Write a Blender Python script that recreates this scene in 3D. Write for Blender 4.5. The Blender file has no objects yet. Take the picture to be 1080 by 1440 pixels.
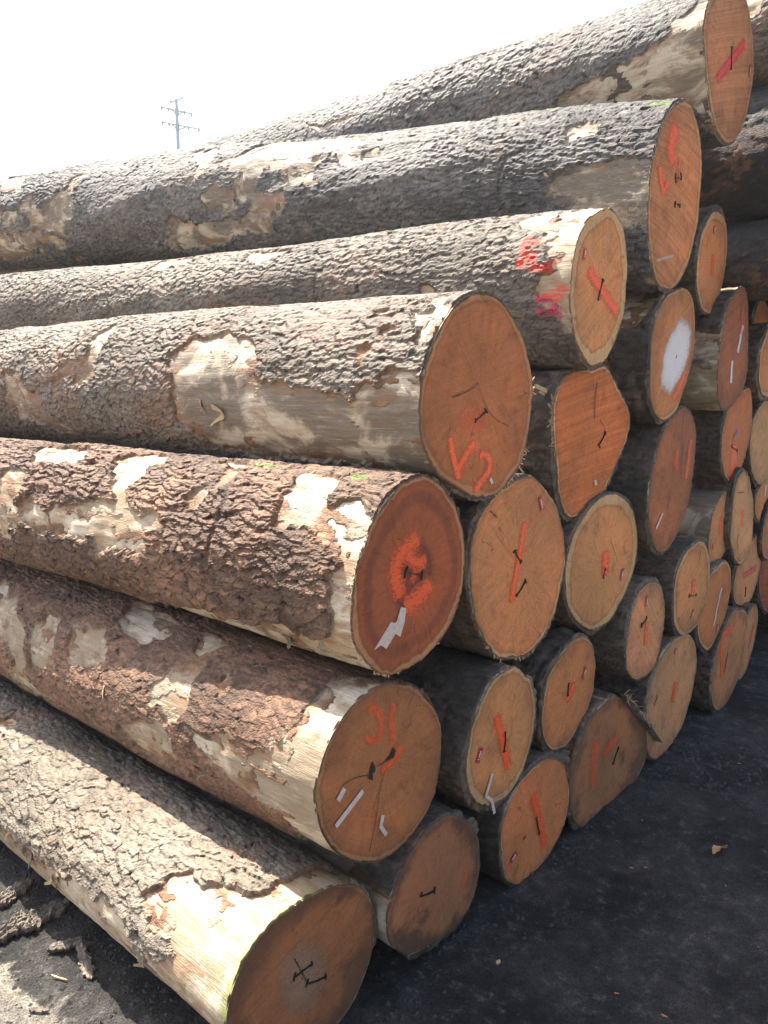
import bpy, bmesh, math, random
import numpy as np
from mathutils import Vector, Matrix
PI = math.pi
S = bpy.context.scene
COL = S.collection

# ------------------------------------------------------------------ camera, sky, sun, exposure
cam_d = bpy.data.cameras.new("camera"); cam = bpy.data.objects.new("camera", cam_d); COL.objects.link(cam)
cam.location = (0, 0, 1.6); cam.rotation_euler = (PI / 2 - math.atan(175 / 1090), 0, 0)
cam_d.sensor_fit = 'VERTICAL'; cam_d.sensor_height = 24.0; cam_d.lens = 24.0 * 1090 / 1440
cam_d.clip_start = 0.05; cam_d.clip_end = 5000
S.camera = cam
SUN_DIR = Vector((-0.426, 0.424, 1.0)).normalized()          # towards the sun: high, behind the pile, to the left
EL = math.asin(SUN_DIR.z); ROT = math.atan2(SUN_DIR.x, SUN_DIR.y)
W = bpy.data.worlds.new("World"); S.world = W; W.use_nodes = True
nt = W.node_tree; bg = nt.nodes['Background']
sky = nt.nodes.new('ShaderNodeTexSky'); sky.sky_type = 'NISHITA'; sky.sun_disc = False
sky.sun_elevation = EL; sky.sun_rotation = ROT; sky.air_density = 1.0; sky.dust_density = 4.0; sky.ozone_density = 1.0
nt.links.new(sky.outputs[0], bg.inputs[0]); bg.inputs[1].default_value = 0.105
sd = bpy.data.lights.new("sun", 'SUN'); sun = bpy.data.objects.new("sun", sd); COL.objects.link(sun)
sd.energy = 5.0; sd.angle = math.radians(0.5); sd.color = (1.0, 0.94, 0.84)
sun.rotation_euler = SUN_DIR.to_track_quat('Z', 'Y').to_euler(); sun.location = (-3, 8, 12)
S.view_settings.view_transform = 'Standard'; S.view_settings.look = 'None'
S.view_settings.gamma = 1.0; S.view_settings.use_curve_mapping = False
S.view_settings.exposure = 1.78
S.render.engine = 'CYCLES'; S.cycles.use_denoising = True
S.cycles.max_bounces = 8; S.cycles.transparent_max_bounces = 16

# ------------------------------------------------------------------ numpy noise
def _h(i, j, s):
    i = i.astype(np.int64); j = j.astype(np.int64)
    h = (i * 374761393 + j * 668265263 + s * 1274126177) & 0xFFFFFFFF
    h = ((h ^ (h >> 13)) * 1103515245) & 0xFFFFFFFF
    h = ((h ^ (h >> 16)) * 2246822519) & 0xFFFFFFFF
    return ((h ^ (h >> 15)) & 0xFFFFFF) / float(0x1000000)
def vnoise(x, y, s=0):
    i = np.floor(x); j = np.floor(y); fx = x - i; fy = y - j
    fx = fx * fx * (3 - 2 * fx); fy = fy * fy * (3 - 2 * fy)
    a = _h(i, j, s); b = _h(i + 1, j, s); c = _h(i, j + 1, s); d = _h(i + 1, j + 1, s)
    return (a * (1 - fx) + b * fx) * (1 - fy) + (c * (1 - fx) + d * fx) * fy
def fbm(x, y, s=0, o=4):
    t = 0; a = .5; n = 0
    for k in range(o):
        t = t + a * vnoise(x, y, s + k * 17); n += a; a *= .5; x = x * 2.03 + 11.3; y = y * 2.03 + 5.7
    return t / n
def worley(u, v, s=0):
    i = np.floor(u); j = np.floor(v)
    f1 = np.full(u.shape, 9.0); f2 = np.full(u.shape, 9.0); idn = np.zeros(u.shape); dx = np.zeros(u.shape); dy = np.zeros(u.shape)
    for a in (-1, 0, 1):
        for b in (-1, 0, 1):
            ci = i + a; cj = j + b
            px = ci + .1 + .8 * _h(ci, cj, s); py = cj + .1 + .8 * _h(ci, cj, s + 1)
            ex = u - px; ey = v - py; d = np.hypot(ex, ey); idc = _h(ci, cj, s + 2)
            nr = d < f1
            f2 = np.where(nr, f1, np.minimum(f2, d)); idn = np.where(nr, idc, idn)
            dx = np.where(nr, ex, dx); dy = np.where(nr, ey, dy); f1 = np.where(nr, d, f1)
    return f1, f2, idn, dx, dy
def plates(u, v, s, tu, tv, nz):
    """overlapping tilted flakes: height, id, distance to the flake's own edge"""
    i = np.floor(u); j = np.floor(v); best = np.full(u.shape, -9.); idn = np.zeros(u.shape); ed = np.zeros(u.shape)
    for a in (-1, 0, 1):
        for b in (-1, 0, 1):
            ci = i + a; cj = j + b; r0 = _h(ci, cj, s + 4)
            ex = u - (ci + .05 + .9 * _h(ci, cj, s)); ey = v - (cj + .05 + .9 * _h(ci, cj, s + 1)); q = _h(ci, cj, s + 2)
            sk = (_h(ci, cj, s + 5) - .5) * .9; e2 = ey + sk * ex
            d = np.maximum(np.hypot(ex, e2), .80 * (np.abs(ex) * .8 + np.abs(e2))) + nz
            m = .76 + .42 * r0 - d
            h = q + tv * (.6 + .8 * r0) * ey + tu * (_h(ci, cj, s + 6) - .35) * ex
            ok = (m > 0) & (h > best)
            best = np.where(ok, h, best); idn = np.where(ok, q * .37 + r0 * .63, idn); ed = np.where(ok, m, ed)
    return np.where(best < -8, -.35, best), idn, ed, best < -8
def sst(a, b, x):
    t = np.clip((x - a) / (b - a), 0, 1); return t * t * (3 - 2 * t)
def polydist(px, py, P):
    """signed distance to polygon, positive inside"""
    P = np.array(P); n = len(P); d2 = np.full(px.shape, 1e9); ins = np.zeros(px.shape, bool)
    for k in range(n):
        x1, y1 = P[k]; x2, y2 = P[(k + 1) % n]; ex = x2 - x1; ey = y2 - y1; L = ex * ex + ey * ey + 1e-12
        t = np.clip(((px - x1) * ex + (py - y1) * ey) / L, 0, 1)
        d2 = np.minimum(d2, (px - x1 - t * ex) ** 2 + (py - y1 - t * ey) ** 2)
        c = ((y1 > py) != (y2 > py)) & (px < ex * (py - y1) / (ey if abs(ey) > 1e-9 else 1e-9) + x1)
        ins ^= c
    d = np.sqrt(d2); return np.where(ins, d, -d)

# ------------------------------------------------------------------ materials
def mat(name):
    m = bpy.data.materials.new(name); m.use_nodes = True; nt = m.node_tree; nt.nodes.clear()
    out = nt.nodes.new('ShaderNodeOutputMaterial'); b = nt.nodes.new('ShaderNodeBsdfPrincipled')
    nt.links.new(b.outputs[0], out.inputs[0]); return m, nt, b, out
class NB:
    def __init__(s, nt): s.nt = nt
    def n(s, t, **k):
        o = s.nt.nodes.new('ShaderNode' + t)
        for a, v in k.items(): setattr(o, a, v)
        return o
    def l(s, a, b): s.nt.links.new(a, b)
    def val(s, sock, v):
        if hasattr(v, 'is_linked') or hasattr(v, 'links'): s.l(v, sock)
        else: sock.default_value = v
    def m(s, op, a, b=0.0, c=None, clamp=False):
        o = s.n('Math', operation=op, use_clamp=clamp); s.val(o.inputs[0], a); s.val(o.inputs[1], b)
        if c is not None: s.val(o.inputs[2], c)
        return o.outputs[0]
    def mix(s, f, a, b, mode='MIX'):
        o = s.n('Mix', data_type='RGBA', blend_type=mode); s.val(o.inputs[0], f)
        for q, v in ((6, a), (7, b)):
            if isinstance(v, tuple): o.inputs[q].default_value = (*v, 1) if len(v) == 3 else v
            else: s.l(v, o.inputs[q])
        return o.outputs[2]
    def noise(s, vec, scale, detail=4, rough=.55, dist=0.):
        o = s.n('TexNoise'); 
        if vec is not None: s.l(vec, o.inputs['Vector'])
        o.inputs['Scale'].default_value = scale; o.inputs['Detail'].default_value = detail; o.inputs['Roughness'].default_value = rough; o.inputs['Distortion'].default_value = dist
        return o.outputs[0]
    def ss(s, x, a, b, c=0., d=1.):
        o = s.n('MapRange', interpolation_type='SMOOTHSTEP'); s.val(o.inputs[0], x)
        s.val(o.inputs[1], a); s.val(o.inputs[2], b); s.val(o.inputs[3], c); s.val(o.inputs[4], d); return o.outputs[0]
    def attr(s, name, typ='GEOMETRY', out=2):
        o = s.n('Attribute', attribute_type=typ, attribute_name=name); return o.outputs[out]
    def mapping(s, vec, sc, rot=(0, 0, 0)):
        o = s.n('Mapping'); s.l(vec, o.inputs[0]); o.inputs['Scale'].default_value = sc; o.inputs['Rotation'].default_value = rot; return o.outputs[0]
    def bump(s, b, h, strength, dist):
        o = s.n('Bump'); o.inputs['Strength'].default_value = strength; o.inputs['Distance'].default_value = dist
        s.l(h, o.inputs['Height']); s.l(o.outputs[0], b.inputs['Normal']); return o

def mk_bark():
    m, nt, b, out = mat('bark'); B = NB(nt); tc = B.n('TexCoord').outputs['Object']
    c = B.attr('Col', out=0)
    st = B.mapping(tc, (18, 40, 40)); n1 = B.noise(st, 1.6, 6, .65); n2 = B.noise(tc, 260, 3, .6); n3 = B.noise(tc, 5, 3)
    k = B.m('ADD', B.ss(n1, .25, .75, .55, 1.35), B.m('MULTIPLY', B.m('SUBTRACT', n2, .5), .9))
    k = B.m('MULTIPLY', k, B.ss(n3, .3, .7, .82, 1.15))
    kc = B.n('CombineColor'); [B.l(k, kc.inputs[q]) for q in range(3)]
    col = B.mix(1.0, c, kc.outputs[0], 'MULTIPLY')
    col = B.mix(B.ss(n2, .64, .76, 0, .22), col, (.33, .29, .23))
    B.l(col, b.inputs['Base Color']); b.inputs['Roughness'].default_value = .72; b.inputs['Specular IOR Level'].default_value = .45
    v = B.n('TexVoronoi', feature='DISTANCE_TO_EDGE'); B.l(B.mapping(tc, (60, 120, 120)), v.inputs['Vector']); v.inputs['Scale'].default_value = 1
    h = B.m('ADD', B.m('MULTIPLY', n1, 1.0), B.m('MULTIPLY', n2, .35)); h = B.m('ADD', h, B.ss(v.outputs[0], 0, .12, 0, .4))
    B.bump(b, h, .8, .004)
    return m
def mk_trunk():
    m, nt, b, out = mat('bare_wood'); B = NB(nt); tc = B.n('TexCoord').outputs['Object']
    g = B.attr('grey', 'OBJECT'); sd = B.attr('seed', 'OBJECT')
    off = B.n('VectorMath', operation='ADD'); B.l(tc, off.inputs[0]); cx = B.n('CombineXYZ'); B.l(sd, cx.inputs[0]); B.l(sd, cx.inputs[1]); B.l(cx.outputs[0], off.inputs[1]); p = off.outputs[0]
    n1 = B.noise(B.mapping(p, (3, 5, 5)), 1.3, 5, .62, .6); n2 = B.noise(B.mapping(p, (6, 60, 60)), 1.0, 5, .6); n3 = B.noise(B.mapping(p, (5, 9, 9)), 1.7, 4, .6, 1.); n4 = B.noise(p, 190, 3)
    col = B.mix(B.ss(n1, .40, .56), (.60, .51, .38), (.45, .34, .21))
    col = B.mix(B.ss(n3, .53, .68, 0, .85), col, (.31, .19, .10))
    col = B.mix(B.ss(n3, .70, .80, 0, .8), col, (.14, .075, .04))
    col = B.mix(B.m('MULTIPLY', g, B.ss(n1, .42, .54, .22, 1.)), col, B.mix(B.ss(n2, .35, .65), (.185, .15, .11), (.105, .082, .06)))
    col = B.mix(B.ss(n2, .50, .75, 0, .6), col, (.28, .19, .11))
    col = B.mix(B.ss(n4, .60, .75, 0, .4), col, (.16, .10, .06))
    ed = B.attr('edge'); col = B.mix(B.m('MULTIPLY', ed, B.ss(n2, .3, .7, .2, .9)), col, (.27, .13, .06))
    n5 = B.noise(B.mapping(p, (9, 260, 260)), 1., 4, .7); col = B.mix(B.ss(n5, .5, .75, 0, .5), col, (.20, .14, .085)); col = B.mix(B.ss(n5, .46, .28, 0, .35), col, (.66, .57, .44))
    ms = B.attr('moss'); col = B.mix(B.m('MULTIPLY', ms, B.m('MULTIPLY', B.ss(n4, .35, .6, .15, .9), B.ss(n1, .36, .52, .25, 1.))), col, (.22, .27, .075))
    pr = B.attr('paint'); col = B.mix(B.m('MULTIPLY', pr, B.ss(n2, .35, .6, .1, .8)), col, (.7, .05, .03))
    B.l(col, b.inputs['Base Color']); b.inputs['Roughness'].default_value = .65; b.inputs['Specular IOR Level'].default_value = .35
    h = B.m('ADD', B.m('MULTIPLY', n2, .8), B.m('MULTIPLY', n4, .3)); h = B.m('ADD', h, B.m('MULTIPLY', n5, .55)); h = B.m('ADD', h, B.m('MULTIPLY', n3, .8)); B.bump(b, h, .7, .006)
    return m
def mk_face():
    m, nt, b, out = mat('cut_face'); B = NB(nt); tc = B.n('TexCoord').outputs['Object']
    oi = B.n('ObjectInfo'); heart = oi.outputs['Color']; rnd = B.attr('seed', 'OBJECT'); sap = B.attr('sap', 'OBJECT'); dark = B.attr('dark', 'OBJECT'); dirt = B.attr('dirt', 'OBJECT'); saw = B.attr('saw', 'OBJECT'); sapb = B.attr('sapb', 'OBJECT'); sawk = B.attr('sawk', 'OBJECT')
    rn = B.attr('rn')
    off = B.n('VectorMath', operation='ADD'); B.l(tc, off.inputs[0]); cx = B.n('CombineXYZ'); B.l(rnd, cx.inputs[0]); B.l(rnd, cx.inputs[1]); B.l(rnd, cx.inputs[2]); B.l(cx.outputs[0], off.inputs[1]); p = off.outputs[0]
    nz = B.noise(p, 7, 3, .5); nf = B.noise(p, 45, 4, .6); nl = B.noise(p, 3.2, 3, .5)
    rw = B.m('ADD', rn, B.m('MULTIPLY', B.m('SUBTRACT', nz, .5), .16)); rw = B.m('ADD', rw, B.m('MULTIPLY', B.m('SUBTRACT', nf, .5), .022))
    r1 = B.n('TexNoise', noise_dimensions='1D'); B.l(B.m('ADD', B.m('MULTIPLY', rw, 30.), rnd), r1.inputs['W']); r1.inputs['Scale'].default_value = 1; r1.inputs['Detail'].default_value = 5; r1.inputs['Roughness'].default_value = .75
    rings = r1.outputs[0]
    rwf = B.m('SINE', B.m('MULTIPLY', rw, 210.))
    k = B.m('ADD', B.ss(rings, .3, .7, .92, 1.07), B.m('MULTIPLY', rwf, .014)); 
    # saw scratches along a slanted direction
    rot = B.n('VectorRotate', rotation_type='X_AXIS'); B.l(p, rot.inputs['Vector']); B.l(saw, rot.inputs['Angle'])
    bend = B.n('VectorMath', operation='ADD'); B.l(rot.outputs[0], bend.inputs[0]); bc = B.n('CombineXYZ'); sx = B.n('SeparateXYZ'); B.l(rot.outputs[0], sx.inputs[0]); B.l(B.m('MULTIPLY', B.m('MULTIPLY', sx.outputs[1], sx.outputs[1]), .8), bc.inputs[2]); B.l(bc.outputs[0], bend.inputs[1])
    sc = B.noise(B.mapping(bend.outputs[0], (1, 5, 150)), 1.0, 4, .7)
    sc2 = B.noise(B.mapping(bend.outputs[0], (1, 2.2, 38)), 1.0, 3, .6)
    k = B.m('ADD', k, B.m('MULTIPLY', B.m('SUBTRACT', sc, .5), B.m('MULTIPLY', sawk, .95))); k = B.m('ADD', k, B.m('MULTIPLY', B.m('SUBTRACT', sc2, .5), B.m('MULTIPLY', sawk, .62)))
    k = B.m('ADD', k, B.m('MULTIPLY', B.m('SUBTRACT', nl, .5), .8))
    fine = B.noise(p, 380, 2); k = B.m('ADD', k, B.m('MULTIPLY', B.m('SUBTRACT', fine, .5), .75))
    k = B.m('MAXIMUM', k, .2)
    kc = B.n('CombineColor'); [B.l(k, kc.inputs[q]) for q in range(3)]
    hd = B.mix(B.ss(nl, .4, .7, 0, .4), heart, B.mix(1., heart, (1.15, .85, .72), 'MULTIPLY'))
    # darker inner heart zones
    dz = B.m('MULTIPLY', dark, B.m('MULTIPLY', B.ss(rw, .30, .42, 1., .25), B.ss(rings, .35, .6, .5, 1.)))
    hd = B.mix(dz, hd, (.10, .035, .025))
    dz2 = B.m('MULTIPLY', B.m('MULTIPLY', dark, B.ss(rw, .66, .74)), B.ss(rw, .78, .86, 1., 0.)); hd = B.mix(B.m('MULTIPLY', dz2, .6), hd, (.16, .05, .03))
    e0 = B.m('SUBTRACT', .99, B.m('MULTIPLY', sap, B.ss(nl, .3, .7, .55, 1.35))); sp = B.ss(rw, B.m('SUBTRACT', e0, .012), B.m('ADD', e0, .03))
    sapc = B.mix(sapb, B.mix(1., heart, (1.02, 1.06, 1.05), 'MULTIPLY'), (.53, .33, .16))
    col = B.mix(sp, hd, sapc)
    ln = B.m('MULTIPLY', B.ss(rw, B.m('SUBTRACT', e0, .05), e0), B.ss(rw, e0, B.m('ADD', e0, .015), 1., 0.)); col = B.mix(B.m('MULTIPLY', ln, .35), col, (.13, .06, .03))
    col = B.mix(1.0, col, kc.outputs[0], 'MULTIPLY')
    # dirt, mould
    dr = B.attr('dir', out=1); mp = B.n('VectorMath', operation='ADD'); B.l(dr, mp.inputs[0]); B.l(cx.outputs[0], mp.inputs[1])
    ray = B.noise(mp.outputs[0], 9, 4, .7); col = B.mix(B.ss(ray, .48, .70, 0, .45), col, B.mix(1., col, (.62, .55, .5), 'MULTIPLY')); col = B.mix(B.ss(ray, .5, .3, 0, .35), col, B.mix(1., col, (1.35, 1.3, 1.25), 'MULTIPLY'))
    rk = B.noise(mp.outputs[0], 3.1, 2, .5); chk = B.m('MULTIPLY', B.ss(B.m('ABSOLUTE', B.m('SUBTRACT', rk, .5)), .006, .0, 0., 1.), B.ss(nz, .48, .6)); col = B.mix(B.m('MULTIPLY', chk, .75), col, (.05, .022, .012))
    gr = B.noise(p, 11, 5, .7); col = B.mix(B.ss(gr, .54, .72, 0, .5), col, B.mix(1., col, (.50, .46, .45), 'MULTIPLY'))
    dn = B.noise(p, 5.5, 5, .62); rim = B.ss(rn, .55, 1., 0., .22)
    dd = B.m('MULTIPLY', dirt, B.ss(B.m('ADD', dn, rim), .50, .72)); col = B.mix(dd, col, (.045, .034, .026))
    db = B.ss(B.m('ADD', rn, B.m('MULTIPLY', B.m('SUBTRACT', nf, .5), .04)), .972, .99, 0, .85); col = B.mix(db, col, (.10, .065, .042))
    ms = B.attr('moss', 'OBJECT'); col = B.mix(B.m('MULTIPLY', ms, B.m('MULTIPLY', B.ss(rn, .95, .99), B.ss(nz, .4, .6))), col, (.10, .14, .03))
    B.l(col, b.inputs['Base Color']); b.inputs['Roughness'].default_value = .78; b.inputs['Specular IOR Level'].default_value = .25
    h = B.m('ADD', B.m('MULTIPLY', sc, .6), B.m('ADD', B.m('MULTIPLY', sc2, .9), B.m('MULTIPLY', fine, .4))); B.bump(b, h, .55, .003)
    return m
def mk_paint(name, color, soft=1., rough=.55):
    m, nt, b, out = mat(name); B = NB(nt); tc = B.n('TexCoord').outputs['Object']
    e = B.attr('e'); al = B.attr('alpha', 'OBJECT')
    n1 = B.noise(tc, 220, 4, .7); n2 = B.noise(B.mapping(tc, (1, 60, 160)), 1., 3)
    a = B.m('ADD', e, B.m('MULTIPLY', B.m('SUBTRACT', n1, .5), 1.1 * soft)); a = B.m('ADD', a, B.m('MULTIPLY', B.m('SUBTRACT', n2, .5), 1.3 * soft))
    a = B.m('MULTIPLY', B.ss(a, .10, 1.0, 0, .92), al)
    col = B.mix(B.ss(n1, .35, .7), color, tuple(min(1, c * .72) for c in color)); B.l(col, b.inputs['Base Color']); b.inputs['Roughness'].default_value = rough
    tr = B.n('BsdfTransparent'); mx = B.n('MixShader'); B.l(a, mx.inputs[0]); B.l(tr.outputs[0], mx.inputs[1]); B.l(b.outputs[0], mx.inputs[2]); B.l(mx.outputs[0], out.inputs[0])
    return m
def mk_plain(name, c1, c2, scale=60, rough=.7, metal=0., bump=.3):
    m, nt, b, out = mat(name); B = NB(nt); tc = B.n('TexCoord').outputs['Object']; n = B.noise(tc, scale, 5, .6)
    B.l(B.mix(B.ss(n, .35, .65), c1, c2), b.inputs['Base Color']); b.inputs['Roughness'].default_value = rough; b.inputs['Metallic'].default_value = metal
    B.bump(b, n, bump, .003); return m
def mk_ground():
    m, nt, b, out = mat('yard_ground'); B = NB(nt); tc = B.n('TexCoord').outputs['Object']
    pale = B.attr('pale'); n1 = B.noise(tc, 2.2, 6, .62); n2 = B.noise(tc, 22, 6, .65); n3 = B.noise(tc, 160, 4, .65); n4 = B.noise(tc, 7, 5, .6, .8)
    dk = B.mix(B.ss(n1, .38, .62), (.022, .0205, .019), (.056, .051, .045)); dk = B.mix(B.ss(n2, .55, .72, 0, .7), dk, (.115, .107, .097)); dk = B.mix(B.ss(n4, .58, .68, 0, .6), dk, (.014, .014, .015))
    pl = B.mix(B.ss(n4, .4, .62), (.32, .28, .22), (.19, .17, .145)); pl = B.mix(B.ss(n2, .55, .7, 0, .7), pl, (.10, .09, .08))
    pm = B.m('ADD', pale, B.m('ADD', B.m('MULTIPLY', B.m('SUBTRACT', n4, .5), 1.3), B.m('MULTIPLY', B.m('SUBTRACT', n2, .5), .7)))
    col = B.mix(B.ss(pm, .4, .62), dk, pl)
    kc = B.n('CombineColor'); kk = B.m('MULTIPLY', B.ss(n3, .25, .75, .45, 1.7), B.ss(n2, .3, .7, .7, 1.35)); [B.l(kk, kc.inputs[q]) for q in range(3)]; col = B.mix(1., col, kc.outputs[0], 'MULTIPLY')
    col = B.mix(B.ss(n3, .70, .76, 0, .45), col, (.16, .13, .10))
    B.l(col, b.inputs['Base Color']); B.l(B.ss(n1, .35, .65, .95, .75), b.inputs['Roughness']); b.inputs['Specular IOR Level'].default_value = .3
    h = B.m('ADD', B.m('MULTIPLY', n2, 1.6), B.m('MULTIPLY', n3, .9)); B.bump(b, h, 1.0, .02); return m
M = dict(bark=mk_bark(), trunk=mk_trunk(), face=mk_face(), ground=mk_ground(),
         orange=mk_paint('orange_spray', (.95, .12, .028)), pink=mk_paint('red_spray', (.78, .05, .06)), white=mk_paint('white_paint', (.68, .64, .63), .45),
         purple=mk_paint('purple_ink', (.16, .08, .2)), chalk=mk_paint('chalk_brushing', (.40, .27, .18)), crackm=mk_paint('crack_shade_mark', (.025, .010, .006)),  # crackm: shade inside the cracks put into a dark colour; knots share it
         iron=mk_plain('rusty_iron', (.018, .016, .016), (.045, .03, .022), 90, .55, .6), tagm=mk_plain('red_tag_plastic', (.42, .02, .045), (.36, .02, .05), 40, .4),
         tagw=mk_plain('tag_print', (.75, .6, .62), (.7, .55, .58), 40, .5), paper=mk_plain('paper_tape', (.56, .46, .40), (.46, .36, .30), 120, .7),
         hole=mk_plain('rotten_hole', (.012, .009, .008), (.02, .015, .012), 50, .95), fibre=mk_plain('wood_fibre', (.45, .31, .17), (.36, .23, .12), 70, .8),
         chip=mk_plain('wood_chip', (.45, .20, .08), (.58, .38, .20), 25, .8), chip_pale=mk_plain('pale_wood_chip', (.62, .45, .27), (.5, .34, .18), 25, .8),
         slab=mk_plain('loose_bark', (.09, .07, .055), (.20, .16, .125), 30, .8, 0, .8), clod=mk_plain('soil_clod', (.03, .029, .029), (.06, .055, .05), 40, .95, 0, .8),
         steel=mk_plain('galvanised_steel', (.08, .125, .15), (.10, .15, .18), 3, .5, .3, .05), grit=mk_plain('pale_grit', (.20, .18, .15), (.11, .10, .085), 30, .9, 0, .4), leafm=mk_plain('dry_leaf', (.42, .19, .07), (.50, .30, .14), 60, .7, 0, .4), insul=mk_plain('insulator_ceramic', (.12, .14, .15), (.16, .17, .18), 5, .4))

# ------------------------------------------------------------------ object helpers
def link(name, me, m, parent=None, loc=None):
    o = bpy.data.objects.new(name, me); COL.objects.link(o)
    if m is not None and not me.materials: me.materials.append(m)
    if parent is not None: o.parent = parent
    if loc is not None: o.location = loc
    return o
def tag(o, label, cat, group=None):
    o['label'] = label; o['category'] = cat
    if group: o['group'] = group
    return o
def mesh_np(name, V, Fq, smooth=True):
    me = bpy.data.meshes.new(name); V = np.asarray(V, np.float32); Fq = np.asarray(Fq, np.int32); k = Fq.shape[1]
    me.vertices.add(len(V)); me.vertices.foreach_set('co', V.ravel()); me.loops.add(Fq.size); me.loops.foreach_set('vertex_index', Fq.ravel())
    me.polygons.add(len(Fq)); me.polygons.foreach_set('loop_start', np.arange(0, Fq.size, k, dtype=np.int32))
    me.polygons.foreach_set('loop_total', np.full(len(Fq), k, np.int32))
    me.update(calc_edges=True); me.polygons.foreach_set('use_smooth', np.full(len(Fq), smooth)); return me
def fattr(me, name, arr):
    a = me.attributes.new(name, 'FLOAT', 'POINT'); a.data.foreach_set('value', np.asarray(arr, np.float32).ravel())
def cattr(me, name, arr):
    a = me.attributes.new(name, 'FLOAT_COLOR', 'POINT'); c = np.ones((len(arr), 4), np.float32); c[:, :3] = arr; a.data.foreach_set('color', c.ravel())
def grid_faces(nr, nc, wrap):
    r = np.arange(nr - 1)[:, None]; c = np.arange(nc if wrap else nc - 1)[None, :]; c2 = (c + 1) % nc
    return np.stack([r * nc + c, (r + 1) * nc + c, (r + 1) * nc + c2, r * nc + c2], -1).reshape(-1, 4)

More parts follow.
